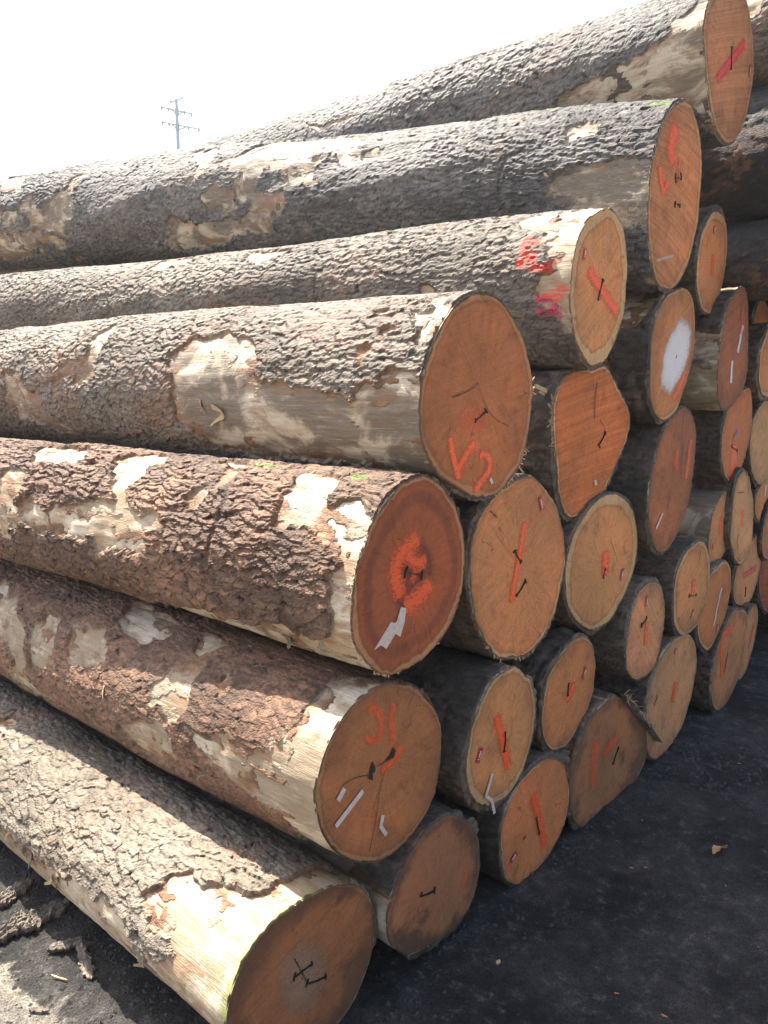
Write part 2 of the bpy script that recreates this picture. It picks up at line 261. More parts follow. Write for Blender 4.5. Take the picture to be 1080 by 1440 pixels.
# ------------------------------------------------------------------ log data (metres, measured on site plan)
AZ = math.radians(-42.0)
LOGS = {
    'A': dict(c=[-0.185, 1.67, 0.197], ay=0.01, az=-0.017, tap=0.015, R=[0.24, 0.238, 0.234, 0.232, 0.231, 0.229, 0.225, 0.22, 0.215, 0.211, 0.207, 0.205, 0.206, 0.208, 0.212, 0.218, 0.224, 0.229, 0.234, 0.239, 0.241, 0.242, 0.242, 0.241, 0.234, 0.224, 0.214, 0.205, 0.197, 0.192, 0.19, 0.188, 0.187, 0.188, 0.192, 0.197, 0.202, 0.206, 0.213, 0.219, 0.225, 0.231, 0.234, 0.234, 0.235, 0.238, 0.239, 0.24], bare=[[(0.084, 39.4), (0.091, 87), (0.089, 106.1), (0.207, 116.3), (0.343, 125.7), (0.323, 136), (0.418, 141.3), (0.396, 150.2), (0.266, 155.3), (0.238, 166.3), (0.359, 177), (0.489, 164.2), (0.675, 162.5), (0.877, 179.1), (1.139, 180.5), (1.296, 187.6), (3.2, 215), (3.2, 340), (-0.1, 340), (-0.1, 60)], [(1.655, 105), (1.608, 94.4), (1.495, 108.7), (1.489, 125.1)]], spots=[(0.002, 170.2, 0.031, 0.076, 'moss'), (0.002, 150.9, 0.023, 0.076, 'moss'), (0.005, 134.8, 0.015, 0.047, 'moss'), (0.005, 110, 0.015, 0.038, 'moss'), (0.009, 81.4, 0.036, 0.013, 'moss')], dec=[('chalk', [(-0.025, 0.111), (0.02, 0.093), (0.055, 0.04), (0.071, -0.023), (0.053, -0.077), (0.016, -0.093), (-0.03, -0.087), (-0.063, -0.069), (-0.09, -0.017), (-0.097, 0.038), (-0.087, 0.087), (-0.059, 0.107)]), ('staple', (-0.045, 0.026), (0.014, 0.027), 0.021), ('staple', (-0.005, -0.015), (0.058, -0.035), 0.021), ('crack', [(-0.042, 0.074), (-0.003, -0.014)], 0.005)], fine=True, len=6.5, style='plate', saw=1.2, grey=0.22, torn=[(1.02, 176, 0.07, 1.5, 0.014, 'slab'), (0.88, 184, 0.05, 1.2, 0.01, 'fibre'), (0.84, 176, 0.04, 2, 0.012, 'fibre'), (1.15, 172, 0.06, 0.4, 0.01, 'chip'), (0.4, 196, 0.03, 0.5, 0.009, 'fibre')], relmin=0.95, vis=3, flakes=45, redden=0.22, heart=(0.215, 0.092, 0.043), sap=0.03, sapb=0.1, dirt=0.6, moss=0.3, p0=20, p1=250, step=0.004, label='lowest left log with bright green mossy rim and pale brushed patch on its dark end'),
    'B': dict(c=[0, 1.831, 0.635], ay=-0.014, az=0.005, tap=0, R=[0.236, 0.236, 0.236, 0.233, 0.231, 0.227, 0.225, 0.225, 0.226, 0.228, 0.231, 0.233, 0.235, 0.238, 0.242, 0.245, 0.247, 0.247, 0.246, 0.245, 0.244, 0.242, 0.24, 0.237, 0.233, 0.23, 0.227, 0.223, 0.22, 0.218, 0.216, 0.217, 0.219, 0.221, 0.226, 0.23, 0.233, 0.237, 0.239, 0.241, 0.244, 0.246, 0.249, 0.249, 0.246, 0.242, 0.239, 0.236], bare=[[(0.109, 105.4), (0.098, 127.1), (0.116, 141.7), (0.173, 156.3), (0.249, 161.8), (0.33, 165.6), (0.421, 167.7), (0.458, 175.4), (0.399, 186), (0.258, 191.5), (0.146, 203.3), (0.15, 228.9), (0.35, 330), (-0.1, 330), (-0.1, 50)], [(1.279, 137.6), (1.066, 128.5), (0.992, 149.2), (1.172, 159.5), (1.243, 151.7)], [(1.487, 149.2), (1.366, 135.6), (1.279, 168.6), (1.437, 181.1)], [(0.444, 126.1), (0.411, 123.7), (0.395, 133.2), (0.426, 135.4)]], dec=[('stroke', [(-0.062, 0.193), (-0.029, 0.196), (-0.024, 0.17), (-0.008, 0.133), (-0.011, 0.102), (-0.04, 0.095), (-0.068, 0.124)], 0.016, 'orange', 0.55), ('stroke', [(0.035, 0.176), (0.019, 0.152), (0.019, 0.118), (0.038, 0.094), (0.024, 0.072)], 0.014, 'orange', 0.55), ('stroke', [(0.06, 0.052), (0.043, 0.025), (-0.011, 0.014)], 0.016, 'orange', 0.7), ('hole', [(0.032, 0.062), (0.043, 0.046), (0.035, 0.032), (0.013, 0.034), (0, 0.035), (0.021, 0.046)]), ('hole', [(-0.045, 0.052), (-0.035, 0.033), (-0.035, 0.022), (-0.05, 0.017), (-0.043, 0), (-0.058, 0.01), (-0.055, 0.034)]), ('crack', [(-0.05, 0.017), (-0.091, 0.032), (-0.123, 0.036), (-0.152, 0.031)], 0.003), ('crack', [(0, 0.01), (-0.024, -0.049), (-0.032, -0.11), (-0.059, -0.185)], 0.003), ('crack', [(0.021, 0.035), (-0.006, 0.033), (-0.027, 0.032)], 0.004), ('paper', [(-0.145, 0.021), (-0.169, 0)], 0.014), ('paper', [(-0.081, -0.011), (-0.177, -0.062)], 0.013), ('paper', [(-0.008, -0.108), (-0.019, -0.133), (0.005, -0.168)], 0.011)], fine=True, len=6.5, style='block', saw=1.4, grey=0.5, torn=[(0.4, 192, 0.1, 0.2, 0.01, 'slab'), (0.52, 190, 0.07, 2.9, 0.008, 'fibre'), (0.95, 165, 0.06, 1.4, 0.012, 'fibre')], bareness=0.335, vis=3.2, flakes=40, redden=0.55, heart=(0.27, 0.115, 0.05), sap=0.035, sapb=0.2, dirt=0.3, step=0.004, pith=(0, 0.03), label='log with two dark rot holes, faint orange swirl and pale tape strips on its end'),
    'C': dict(c=[0.074, 1.913, 1.135], ay=-0.068, az=0.007, tap=-0.005, R=[0.22, 0.221, 0.221, 0.222, 0.222, 0.225, 0.228, 0.232, 0.237, 0.242, 0.245, 0.244, 0.24, 0.234, 0.229, 0.224, 0.219, 0.214, 0.209, 0.206, 0.204, 0.205, 0.206, 0.21, 0.214, 0.22, 0.228, 0.237, 0.245, 0.252, 0.256, 0.258, 0.259, 0.257, 0.252, 0.247, 0.242, 0.238, 0.235, 0.233, 0.233, 0.233, 0.231, 0.228, 0.226, 0.224, 0.221, 0.22], bare=[[(0.348, 106.6), (0.33, 118.3), (0.345, 132), (0.321, 145.1), (0.221, 147.8), (0.137, 150.9), (0.099, 158.6), (0.049, 161.1), (0.029, 164.6), (0.075, 173.6), (0.08, 186.9), (0.058, 198.7), (0.078, 213.2), (0.169, 215.5), (0.252, 224.7), (0.376, 226.1), (0.473, 221.4), (0.568, 218.7), (1.7, 290), (-0.1, 290), (-0.1, 140), (0.052, 122.3), (0.152, 128.8), (0.18, 123.1), (0.177, 108.2), (0.181, 102.7), (0.284, 97.8)], [(1.664, 167), (1.42, 164.1), (1.114, 157.1), (0.986, 147.2), (1.068, 130), (1.088, 115.8), (1.108, 103.1), (0.937, 93), (0.935, 125.8), (0.95, 138.4), (0.903, 149.7), (0.823, 155.7), (0.714, 155.7), (0.77, 168.8), (0.794, 181.6), (0.996, 185.5), (1.152, 183), (1.348, 184.8), (1.669, 186.5), (1.894, 189.5), (1.881, 170.1)], [(1.642, 116.1), (1.647, 103.2), (1.496, 100.3), (1.39, 98.8), (1.276, 122.1), (1.414, 127.9), (1.55, 124.9)], [(0.672, 137.4), (0.634, 129.9), (0.585, 129), (0.597, 137.6), (0.653, 141.6)], [(0.587, 127.5), (0.623, 113.5), (0.627, 104.2), (0.571, 113.5), (0.568, 125)], [(0.692, 93.8), (0.632, 86.7), (0.566, 100.6), (0.636, 103.4)]], spots=[(0.481, 96.4, 0.095, 0.012, 'moss'), (0.607, 95.1, 0.032, 0.01, 'moss'), (0.132, 99, 0.041, 0.014, 'moss')], dec=[('stroke', [(0.01, 0.088), (-0.042, 0.061), (-0.077, 0.033), (-0.069, -0.003), (-0.055, -0.047)], 0.036, 'orange', 0.8), ('stroke', [(-0.023, 0.054), (0.005, 0.019), (0.045, 0.027)], 0.027, 'orange', 0.8), ('stroke', [(0.063, -0.041), (0.026, -0.064), (-0.03, -0.078)], 0.04, 'orange', 0.85), ('stroke', [(0.005, 0.013), (-0.009, -0.02)], 0.016, 'orange', 0.6), ('staple', (-0.034, 0.011), (0.031, -0.01), 0.031), ('label', [(-0.05, -0.076), (-0.03, -0.084), (-0.036, -0.118), (-0.052, -0.153), (-0.071, -0.141), (-0.105, -0.171), (-0.124, -0.157), (-0.149, -0.163), (-0.087, -0.106), (-0.076, -0.112), (-0.055, -0.11)])], fine=True, len=7, style='block', saw=1.6, grey=0.12, torn=[(1.05, 192, 0.1, 1.5, 0.016, 'slab'), (1.02, 205, 0.09, 1.75, 0.01, 'slab'), (1.12, 200, 0.07, 1.3, 0.008, 'fibre'), (0.97, 198, 0.06, 1.6, 0.012, 'chip'), (0.25, 222, 0.05, 1.4, 0.012, 'slab')], relmin=0.85, bareness=0.31, vis=3.8, flakes=50, redden=0.42, heart=(0.27, 0.085, 0.036), sap=0.07, sapb=0.45, dark=0.9, dirt=0.12, step=0.004, fray=[(120, 260, 120, 0.012), (240, 300, 60, 0.012)], label='red hearted log with blotchy orange paint and a torn whitish paper label'),
    'D': dict(c=[0.265, 2.125, 1.571], ay=-0.009, az=0.017, tap=-0.004, R=[0.258, 0.258, 0.259, 0.258, 0.257, 0.257, 0.258, 0.261, 0.266, 0.272, 0.277, 0.279, 0.278, 0.276, 0.273, 0.269, 0.265, 0.26, 0.257, 0.254, 0.253, 0.253, 0.254, 0.256, 0.259, 0.262, 0.265, 0.268, 0.269, 0.268, 0.264, 0.261, 0.259, 0.259, 0.262, 0.267, 0.273, 0.278, 0.28, 0.28, 0.28, 0.281, 0.28, 0.275, 0.269, 0.264, 0.26, 0.259], bare=[[(1.104, 156.4), (1.029, 141.3), (0.859, 135.5), (0.652, 145.7), (0.632, 159), (0.637, 166.5), (0.603, 175.8), (0.419, 175.1), (0.318, 179), (0.125, 180.1), (0.002, 183.4), (-0.05, 200), (-0.05, 250), (0.327, 218.2), (0.593, 224.6), (0.936, 220.9), (1.068, 201.3), (1.07, 175.1)], [(1.605, 117.5), (1.686, 137.9), (1.676, 153.9), (1.744, 160.9), (1.908, 178.3), (1.58, 171.5), (1.614, 160.8), (1.584, 146.7), (1.556, 129.2)], [(0.112, 121.2), (0.009, 119.8), (0.001, 142.2), (0.016, 150.4), (0.049, 145.2), (0.047, 135.2)]], dec=[('stroke', [(-0.142, -0.102), (-0.125, -0.157), (-0.102, -0.208)], 0.017, 'orange', 1), ('stroke', [(-0.034, -0.119), (-0.078, -0.155), (-0.106, -0.185)], 0.017, 'orange', 1), ('stroke', [(-0.006, -0.156), (0.024, -0.144), (0.049, -0.169), (0.044, -0.199), (-0.003, -0.23), (-0.026, -0.25)], 0.017, 'orange', 1), ('stroke', [(-0.093, -0.058), (-0.002, -0.061)], 0.042, 'orange', 0.35), ('staple', (-0.032, -0.06), (0.02, -0.034), 0.019), ('crack', [(-0.138, 0.004), (-0.083, 0.014), (-0.032, 0.033), (-0.026, 0.04)], 0.006), ('crack', [(-0.026, 0.04), (0.002, 0), (0.024, -0.033), (0.073, -0.063), (0.132, -0.079)], 0.003), ('paper', [(0.044, -0.221), (0.052, -0.237)], 0.01)], fine=True, len=7, style='scale', saw=1.3, grey=0.95, relmin=0.7, torn=[(0.86, 190, 0.09, 3, 0.012, 'fibre'), (0.8, 196, 0.07, 0.3, 0.009, 'fibre'), (0.92, 186, 0.05, 1.9, 0.007, 'fibre'), (1.55, 110, 0.1, 0.2, 0.014, 'slab'), (0.98, 112, 0.09, 2.9, 0.01, 'slab')], bareness=0.29, vis=4.6, flakes=50, redden=0.35, heart=(0.3, 0.115, 0.048), sap=0.055, sapb=0.35, dirt=0.12, step=0.005, pith=(0, 0.03), fray=[(285, 330, 70, 0.03), (-5, 15, 14, 0.035)], label='large log with a spray painted orange V and hook low on its brown end'),
    'E': dict(c=[0.705, 2.614, 1.921], ay=-0.068, az=0.035, tap=-0.004, R=[0.192, 0.194, 0.199, 0.207, 0.217, 0.228, 0.24, 0.25, 0.257, 0.261, 0.26, 0.254, 0.245, 0.236, 0.229, 0.223, 0.218, 0.215, 0.212, 0.207, 0.201, 0.198, 0.196, 0.194, 0.193, 0.195, 0.199, 0.203, 0.207, 0.213, 0.221, 0.229, 0.236, 0.244, 0.251, 0.252, 0.247, 0.239, 0.231, 0.221, 0.213, 0.206, 0.199, 0.193, 0.19, 0.191, 0.192, 0.192], bare=[[(0.155, 89.1), (0.12, 98.6), (0.056, 117.3), (0.102, 131.1), (0.103, 143.6), (0.07, 155), (0.079, 177.8), (0.097, 189.8), (0.049, 205.9), (0.013, 215.8), (-0.05, 230), (-0.05, 75)], [(1.58, 116.1), (1.344, 114.9), (1.284, 126.3), (1.408, 141.2), (1.492, 134.7)], [(2.204, 130.9), (2.012, 101.6), (1.885, 123.9), (2.142, 140.2)]], spots=[(0.158, 154.9, 0.042, 0.056, 'red'), (0.114, 166.4, 0.056, 0.026, 'red'), (0.057, 160.5, 0.024, 0.02, 'red'), (0.078, 193.8, 0.049, 0.028, 'mag'), (0.066, 204.5, 0.052, 0.031, 'mag'), (0.04, 189.2, 0.042, 0.036, 'mag')], dec=[('stroke', [(-0.081, 0.045), (0.007, -0.006), (0.121, -0.064)], 0.028, 'orange', 1), ('staple', (0.013, 0.028), (-0.015, -0.04), 0.019), ('tag', (-0.115, 0.108), (-0.121, 0.077), 0.012)], fine=True, len=7.5, style='scale', saw=0.9, grey=0.15, sawk=1.6, relmin=0.9, bareness=0.25, vis=6, flakes=60, redden=0.12, heart=(0.36, 0.175, 0.078), sap=0.15, sapb=0.85, dirt=0.1, step=0.006, p0=40, p1=230, label='scaly log with a diagonal orange bar and red paint splashed on its bark'),
    'F': dict(c=[1.07, 2.989, 2.289], ay=-0.114, az=0.124, tap=-0.005, R=[0.23, 0.233, 0.241, 0.254, 0.269, 0.286, 0.304, 0.322, 0.334, 0.341, 0.344, 0.339, 0.329, 0.315, 0.298, 0.282, 0.268, 0.254, 0.241, 0.231, 0.226, 0.223, 0.221, 0.221, 0.224, 0.231, 0.24, 0.248, 0.257, 0.269, 0.284, 0.301, 0.319, 0.333, 0.338, 0.335, 0.328, 0.317, 0.302, 0.286, 0.272, 0.26, 0.247, 0.237, 0.232, 0.231, 0.231, 0.23], bow=-0.006, bare=[[(0.375, 184), (0.353, 169.3), (0.247, 165.1), (0.074, 157.3), (0.002, 161.2), (-0.05, 140), (-0.05, 230), (0.129, 197.6), (0.385, 193)], [(0.356, 125.4), (0.238, 122.1), (0.221, 130.6), (0.33, 134.3)], [(1.969, 126.4), (1.892, 106.3), (1.764, 105.6), (1.521, 105.9), (1.366, 115.1), (1.382, 134), (1.558, 136.6), (1.452, 169.6), (1.532, 172.4), (1.596, 173.2), (1.69, 152.6), (1.795, 155.4), (1.866, 179.7), (1.935, 182.6), (1.937, 153.8), (2.129, 146.4)], [(2.181, 175.3), (2.09, 163.8), (1.958, 177.1), (1.961, 192.5), (2.032, 200.4), (2.121, 195.1)], [(1.411, 105.6), (1.285, 103.9), (1.289, 103.7), (1.406, 104.7)], [(4.332, 108.9), (4.012, 108.2), (3.874, 136.8), (3.898, 148.7), (4.108, 147.4)], [(4.045, 173.5), (3.841, 179.2), (3.838, 191.2), (4.072, 193.6)], [(4.113, 205), (3.709, 205.2), (3.737, 224.6), (4.168, 249.6), (4.34, 239.3)], [(2.489, 204.1), (1.945, 204.3), (1.958, 217.6), (2.184, 230.3), (2.591, 234.9)]], spots=[(0.467, 92.5, 0.11, 0.014, 'moss'), (0.043, 102.1, 0.059, 0.017, 'moss')], dec=[('stroke', [(-0.036, 0.225), (-0.069, 0.184), (-0.076, 0.145), (-0.046, 0.117)], 0.052, 'orange', 0.85), ('stroke', [(0.01, 0.138), (-0.001, 0.08)], 0.021, 'orange', 0.5), ('stroke', [(-0.159, 0.071), (-0.14, 0.022), (-0.116, -0.012), (-0.085, 0.037)], 0.023, 'orange', 0.9), ('stroke', [(0.005, 0.125), (0.018, 0.041)], 0.008, 'orange', 0.6), ('staple', (-0.018, 0.062), (0.033, 0.074), 0.037), ('staple', (-0.012, -0.026), (0.035, -0.026), 0.031), ('stroke', [(-0.147, -0.24), (-0.004, -0.208)], 0.008, 'white', 0.4)], fine=True, len=8.6, style='coal', saw=0.8, grey=0.95, relmin=0.8, innerc=(0.12, 0.09, 0.065), torn=[(0.42, 165, 0.06, 2.6, 0.012, 'fibre'), (3.6, 140, 0.09, 0.4, 0.02, 'slab'), (4.3, 120, 0.08, 2.2, 0.02, 'slab')], vis=8.3, bareness=0.3, flakes=60, redden=0.05, heart=(0.31, 0.135, 0.06), sap=0.07, sapb=0.3, dirt=0.15, step=0.007, lumpy=2.2, fray=[(120, 240, 90, 0.014)], label='thick knotty log with two orange smears high on its end beside stripped greyish wood'),
    'G': dict(c=[1.365, 3.302, 2.875], ay=-0.026, az=0.005, tap=-0.002, R=[0.281, 0.288, 0.289, 0.288, 0.289, 0.291, 0.292, 0.295, 0.298, 0.3, 0.302, 0.3, 0.293, 0.286, 0.281, 0.278, 0.277, 0.277, 0.277, 0.278, 0.279, 0.282, 0.286, 0.287, 0.281, 0.273, 0.268, 0.265, 0.263, 0.264, 0.269, 0.278, 0.286, 0.293, 0.298, 0.302, 0.303, 0.301, 0.296, 0.291, 0.288, 0.282, 0.275, 0.271, 0.27, 0.27, 0.271, 0.274], bare=[[(0.143, 160.1), (0.024, 148.7), (-0.05, 130), (-0.05, 260), (0.099, 221.3), (0.408, 211.9), (0.622, 202), (0.549, 192.7), (0.39, 185.9), (0.243, 179.1), (0.119, 172.2)], [(2.096, 157.5), (1.75, 161.6), (1.795, 165), (2.002, 165.2)]], dec=[('stroke', [(0.143, 0.104), (0.004, -0.002), (-0.127, -0.105)], 0.025, 'pink', 0.9), ('tag', (0.228, 0.045), (0.229, 0.002), 0.014), ('staple', (0.002, 0.049), (0.01, -0.032), 0.017)], fine=True, len=9.5, style='coal', saw=0.8, grey=0.9, relmin=0.8, innerc=(0.12, 0.09, 0.065), vis=9, bareness=0.24, flakes=50, redden=0.05, heart=(0.27, 0.13, 0.065), sap=0.06, sapb=0.3, dirt=0.25, step=0.007, label='topmost log against the white sky with a slanting pinkish red bar on its end'),
    'i1': dict(c=[0.743, 2.746, 1.414], ay=0, az=0, tap=0.012, R=[0.264, 0.282, 0.289, 0.28, 0.264, 0.254, 0.25, 0.25, 0.253, 0.259, 0.263, 0.262, 0.255, 0.252, 0.254, 0.262, 0.276, 0.292, 0.309, 0.322, 0.324, 0.316, 0.303, 0.288, 0.274, 0.266, 0.264, 0.268, 0.276, 0.286, 0.297, 0.301, 0.297, 0.285, 0.268, 0.248, 0.231, 0.219, 0.212, 0.208, 0.207, 0.204, 0.202, 0.202, 0.206, 0.213, 0.226, 0.243], dec=[('staple', (0.081, 0.029), (0.031, -0.017), 0.03), ('crack', [(0.033, 0.071), (0.068, 0.052), (0.081, 0.029)], 0.005), ('crack', [(-0.001, 0.203), (-0.011, 0.144), (-0.01, 0.08)], 0.01), ('paper', [(0.015, -0.141), (0.017, -0.159)], 0.013)], splinters=[((-0.278, 0.17), (-0.41, 0.19), 0.008), ((-0.295, 0.161), (-0.388, 0.173), 0.004)], fine=False, len=6, style='dull', saw=1, grey=0.55, heart=(0.31, 0.105, 0.038), sap=0.025, sapb=0.8, dirt=0.05, fray=[(150, 185, 30, 0.05)], label='lopsided guitar shaped deep orange log end without spray paint'),
    'i2': dict(c=[0.427, 2.35, 1.042], ay=0, az=0, tap=0.012, R=[0.27, 0.269, 0.267, 0.265, 0.265, 0.266, 0.265, 0.266, 0.269, 0.274, 0.279, 0.285, 0.288, 0.286, 0.283, 0.283, 0.286, 0.292, 0.299, 0.299, 0.296, 0.29, 0.282, 0.276, 0.271, 0.267, 0.263, 0.262, 0.261, 0.261, 0.264, 0.268, 0.274, 0.278, 0.278, 0.278, 0.284, 0.291, 0.293, 0.292, 0.292, 0.291, 0.288, 0.281, 0.275, 0.271, 0.271, 0.271], dec=[('stroke', [(0.008, 0.144), (-0.023, 0.028), (-0.057, -0.087)], 0.02, 'orange', 1), ('staple', (-0.045, 0.067), (-0.007, 0.025), 0.022), ('staple', (0.022, -0.039), (-0.03, -0.079), 0.02), ('tag', (0.092, 0.215), (0.111, 0.177), 0.02), ('crack', [(-0.184, 0.207), (-0.146, 0.183)], 0.007)], fine=False, len=6, style='dull', saw=1, grey=0.55, sawk=1.2, heart=(0.37, 0.165, 0.075), sap=0.03, sapb=0.8, dirt=0.05, fray=[(230, 330, 70, 0.02)], label='large oval log end with one long straight orange stroke and two staples'),
    'i3': dict(c=[0.811, 2.791, 0.963], ay=0, az=0, tap=0.012, R=[0.283, 0.288, 0.288, 0.285, 0.282, 0.281, 0.277, 0.27, 0.265, 0.261, 0.256, 0.251, 0.25, 0.251, 0.25, 0.251, 0.253, 0.257, 0.262, 0.268, 0.274, 0.279, 0.284, 0.287, 0.288, 0.286, 0.284, 0.28, 0.273, 0.266, 0.262, 0.258, 0.255, 0.254, 0.254, 0.25, 0.245, 0.243, 0.244, 0.244, 0.242, 0.241, 0.244, 0.249, 0.255, 0.262, 0.27, 0.277], dec=[('stroke', [(0.006, 0.034), (0.007, -0.041)], 0.039, 'orange', 1), ('staple', (0.006, -0.022), (-0.008, -0.057), 0.026), ('tag', (0.157, -0.051), (0.143, -0.091), 0.016), ('crack', [(0.042, 0.077), (0.11, -0.016)], 0.003)], fine=False, len=6, style='dull', saw=2.4, grey=0.55, sawk=1.5, heart=(0.38, 0.19, 0.085), sap=0.12, sapb=0.95, dirt=0.1, label='rounded log end with a broad pale rim and one orange blob at its centre'),
    'i4': dict(c=[1.132, 3.088, 1.725], ay=0, az=0, tap=0.012, R=[0.193, 0.202, 0.213, 0.223, 0.233, 0.246, 0.26, 0.272, 0.277, 0.274, 0.267, 0.258, 0.249, 0.243, 0.241, 0.238, 0.234, 0.231, 0.229, 0.226, 0.221, 0.217, 0.215, 0.212, 0.209, 0.21, 0.215, 0.224, 0.236, 0.247, 0.256, 0.263, 0.266, 0.267, 0.263, 0.254, 0.243, 0.232, 0.22, 0.206, 0.194, 0.184, 0.178, 0.176, 0.176, 0.179, 0.183, 0.187], dec=[('whitepatch', [(0.046, 0.145), (0.137, 0.128), (0.161, 0.074), (0.133, -0.031), (0.036, -0.117), (-0.029, -0.152), (-0.106, -0.138), (-0.113, -0.037), (-0.061, 0.072)]), ('stroke', [(0.118, -0.077), (0.023, -0.167)], 0.025, 'orange', 0.7)], fine=False, len=6, style='dull', saw=1, grey=0.55, heart=(0.32, 0.14, 0.06), sap=0.05, bareness=0.5, label='log end with a big white painted oval'),
    'i5': dict(c=[1.433, 3.512, 2.139], ay=0, az=0, tap=0.012, R=[0.161, 0.167, 0.176, 0.186, 0.196, 0.206, 0.218, 0.228, 0.231, 0.23, 0.227, 0.221, 0.211, 0.203, 0.196, 0.188, 0.182, 0.18, 0.179, 0.178, 0.175, 0.172, 0.171, 0.172, 0.173, 0.174, 0.176, 0.182, 0.19, 0.198, 0.205, 0.212, 0.218, 0.221, 0.221, 0.221, 0.218, 0.21, 0.201, 0.192, 0.183, 0.172, 0.165, 0.161, 0.16, 0.159, 0.158, 0.158], dec=[('stroke', [(-0.004, 0.027), (0.002, -0.051)], 0.019, 'orange', 0.8), ('tag', (-0.01, 0.15), (-0.013, 0.12), 0.012)], fine=False, len=6, style='dull', saw=1, grey=0.55, heart=(0.33, 0.15, 0.07), sap=0.12, sapb=0.7, label='small narrow log end with short red dash, tucked beside the thick knotty log'),
    'i6': dict(c=[1.599, 3.607, 1.775], ay=0, az=0, tap=0.012, R=[0.183, 0.18, 0.181, 0.185, 0.191, 0.201, 0.217, 0.238, 0.26, 0.277, 0.284, 0.278, 0.265, 0.251, 0.239, 0.23, 0.223, 0.215, 0.205, 0.197, 0.192, 0.19, 0.187, 0.187, 0.189, 0.195, 0.204, 0.214, 0.224, 0.238, 0.255, 0.273, 0.287, 0.294, 0.29, 0.276, 0.264, 0.254, 0.248, 0.246, 0.246, 0.244, 0.238, 0.23, 0.223, 0.212, 0.199, 0.189], dec=[('stroke', [(0.081, 0.107), (0.039, -0.014)], 0.019, 'white', 0.9), ('stroke', [(-0.029, -0.057), (-0.028, -0.153)], 0.019, 'white', 0.9), ('stroke', [(0.062, 0.195), (0.07, 0.068)], 0.026, 'pink', 0.35)], fine=False, len=6, style='dull', saw=1, grey=0.5, heart=(0.2, 0.075, 0.04), sap=0.04, sapb=0.2, dirt=0.3, bareness=0.55, label='reddish brown log end with two thin white streaks down its middle'),
    'i7': dict(c=[1.173, 3.134, 1.229], ay=0, az=0, tap=0.012, R=[0.219, 0.226, 0.235, 0.247, 0.263, 0.283, 0.298, 0.307, 0.309, 0.304, 0.296, 0.286, 0.273, 0.262, 0.251, 0.24, 0.23, 0.223, 0.217, 0.211, 0.207, 0.207, 0.21, 0.213, 0.217, 0.223, 0.232, 0.241, 0.248, 0.255, 0.267, 0.279, 0.29, 0.298, 0.299, 0.292, 0.28, 0.269, 0.259, 0.251, 0.239, 0.228, 0.221, 0.218, 0.217, 0.215, 0.213, 0.214], dec=[('stroke', [(0.169, 0.15), (0.14, -0.007)], 0.026, 'orange', 0.6), ('stroke', [(0.022, 0.114), (0.026, 0.041)], 0.029, 'orange', 0.5), ('crack', [(0.071, 0.279), (0.066, 0.17), (0.088, 0.125), (0.085, -0.002)], 0.009), ('paper', [(-0.087, -0.125), (-0.148, -0.18)], 0.009)], fine=False, len=6, style='dull', saw=1.5, grey=0.55, sawk=2.3, heart=(0.26, 0.1, 0.05), sap=0.03, sapb=0.1, dirt=0.35, label='dark weathered log end split from its top with faint orange smears'),
    'i8': dict(c=[1.72, 3.786, 1.371], ay=0, az=0, tap=0.012, R=[0.2, 0.209, 0.216, 0.222, 0.231, 0.242, 0.253, 0.262, 0.258, 0.242, 0.224, 0.212, 0.204, 0.198, 0.192, 0.19, 0.191, 0.195, 0.201, 0.204, 0.204, 0.204, 0.206, 0.208, 0.209, 0.212, 0.217, 0.22, 0.221, 0.223, 0.228, 0.23, 0.231, 0.231, 0.232, 0.229, 0.224, 0.219, 0.213, 0.204, 0.193, 0.186, 0.182, 0.181, 0.181, 0.181, 0.184, 0.191], dec=[('stroke', [(-0.027, -0.054), (-0.048, -0.198)], 0.052, 'orange', 0.8), ('stroke', [(-0.002, 0.021), (-0.056, -0.011)], 0.017, 'purple', 0.7), ('staple', (-0.078, -0.051), (0.009, -0.077), 0.024)], fine=False, len=6, style='dull', saw=1, grey=0.55, heart=(0.3, 0.115, 0.05), sap=0.04, label='narrow log end with lower half sprayed orange, under the white streaked end'),
    'i9': dict(c=[2.145, 4.363, 1.296], ay=0, az=0, tap=0.012, R=[0.276, 0.273, 0.263, 0.252, 0.245, 0.242, 0.242, 0.241, 0.235, 0.227, 0.223, 0.223, 0.227, 0.234, 0.242, 0.245, 0.246, 0.249, 0.258, 0.271, 0.284, 0.287, 0.283, 0.278, 0.275, 0.269, 0.26, 0.253, 0.25, 0.248, 0.244, 0.24, 0.239, 0.241, 0.243, 0.241, 0.239, 0.241, 0.247, 0.256, 0.264, 0.267, 0.27, 0.277, 0.286, 0.287, 0.282, 0.278], dec=[], fine=False, len=6, style='dull', saw=1, grey=0.55, heart=(0.3, 0.19, 0.105), sap=0.05, sapb=0.6, dirt=0.2, label='greyish tan log end cut off by the right picture edge'),
    'i10': dict(c=[1.641, 3.698, 0.931], ay=0, az=0, tap=0.012, R=[0.169, 0.175, 0.177, 0.177, 0.179, 0.184, 0.189, 0.188, 0.182, 0.178, 0.177, 0.175, 0.172, 0.169, 0.168, 0.167, 0.165, 0.165, 0.167, 0.168, 0.167, 0.166, 0.167, 0.17, 0.176, 0.18, 0.183, 0.189, 0.197, 0.203, 0.205, 0.204, 0.198, 0.186, 0.175, 0.166, 0.159, 0.151, 0.143, 0.138, 0.136, 0.135, 0.138, 0.142, 0.146, 0.149, 0.153, 0.16], dec=[('stroke', [(-0.03, 0.051), (-0.035, -0.025)], 0.028, 'orange', 0.8), ('stroke', [(-0.123, -0.064), (-0.119, -0.085)], 0.017, 'pink', 0.7)], fine=False, len=6, style='dull', saw=1, grey=0.8, heart=(0.33, 0.165, 0.08), sap=0.04, bareness=0.62, label='log of peeled greyish wood with a red spot above a small pink dot'),
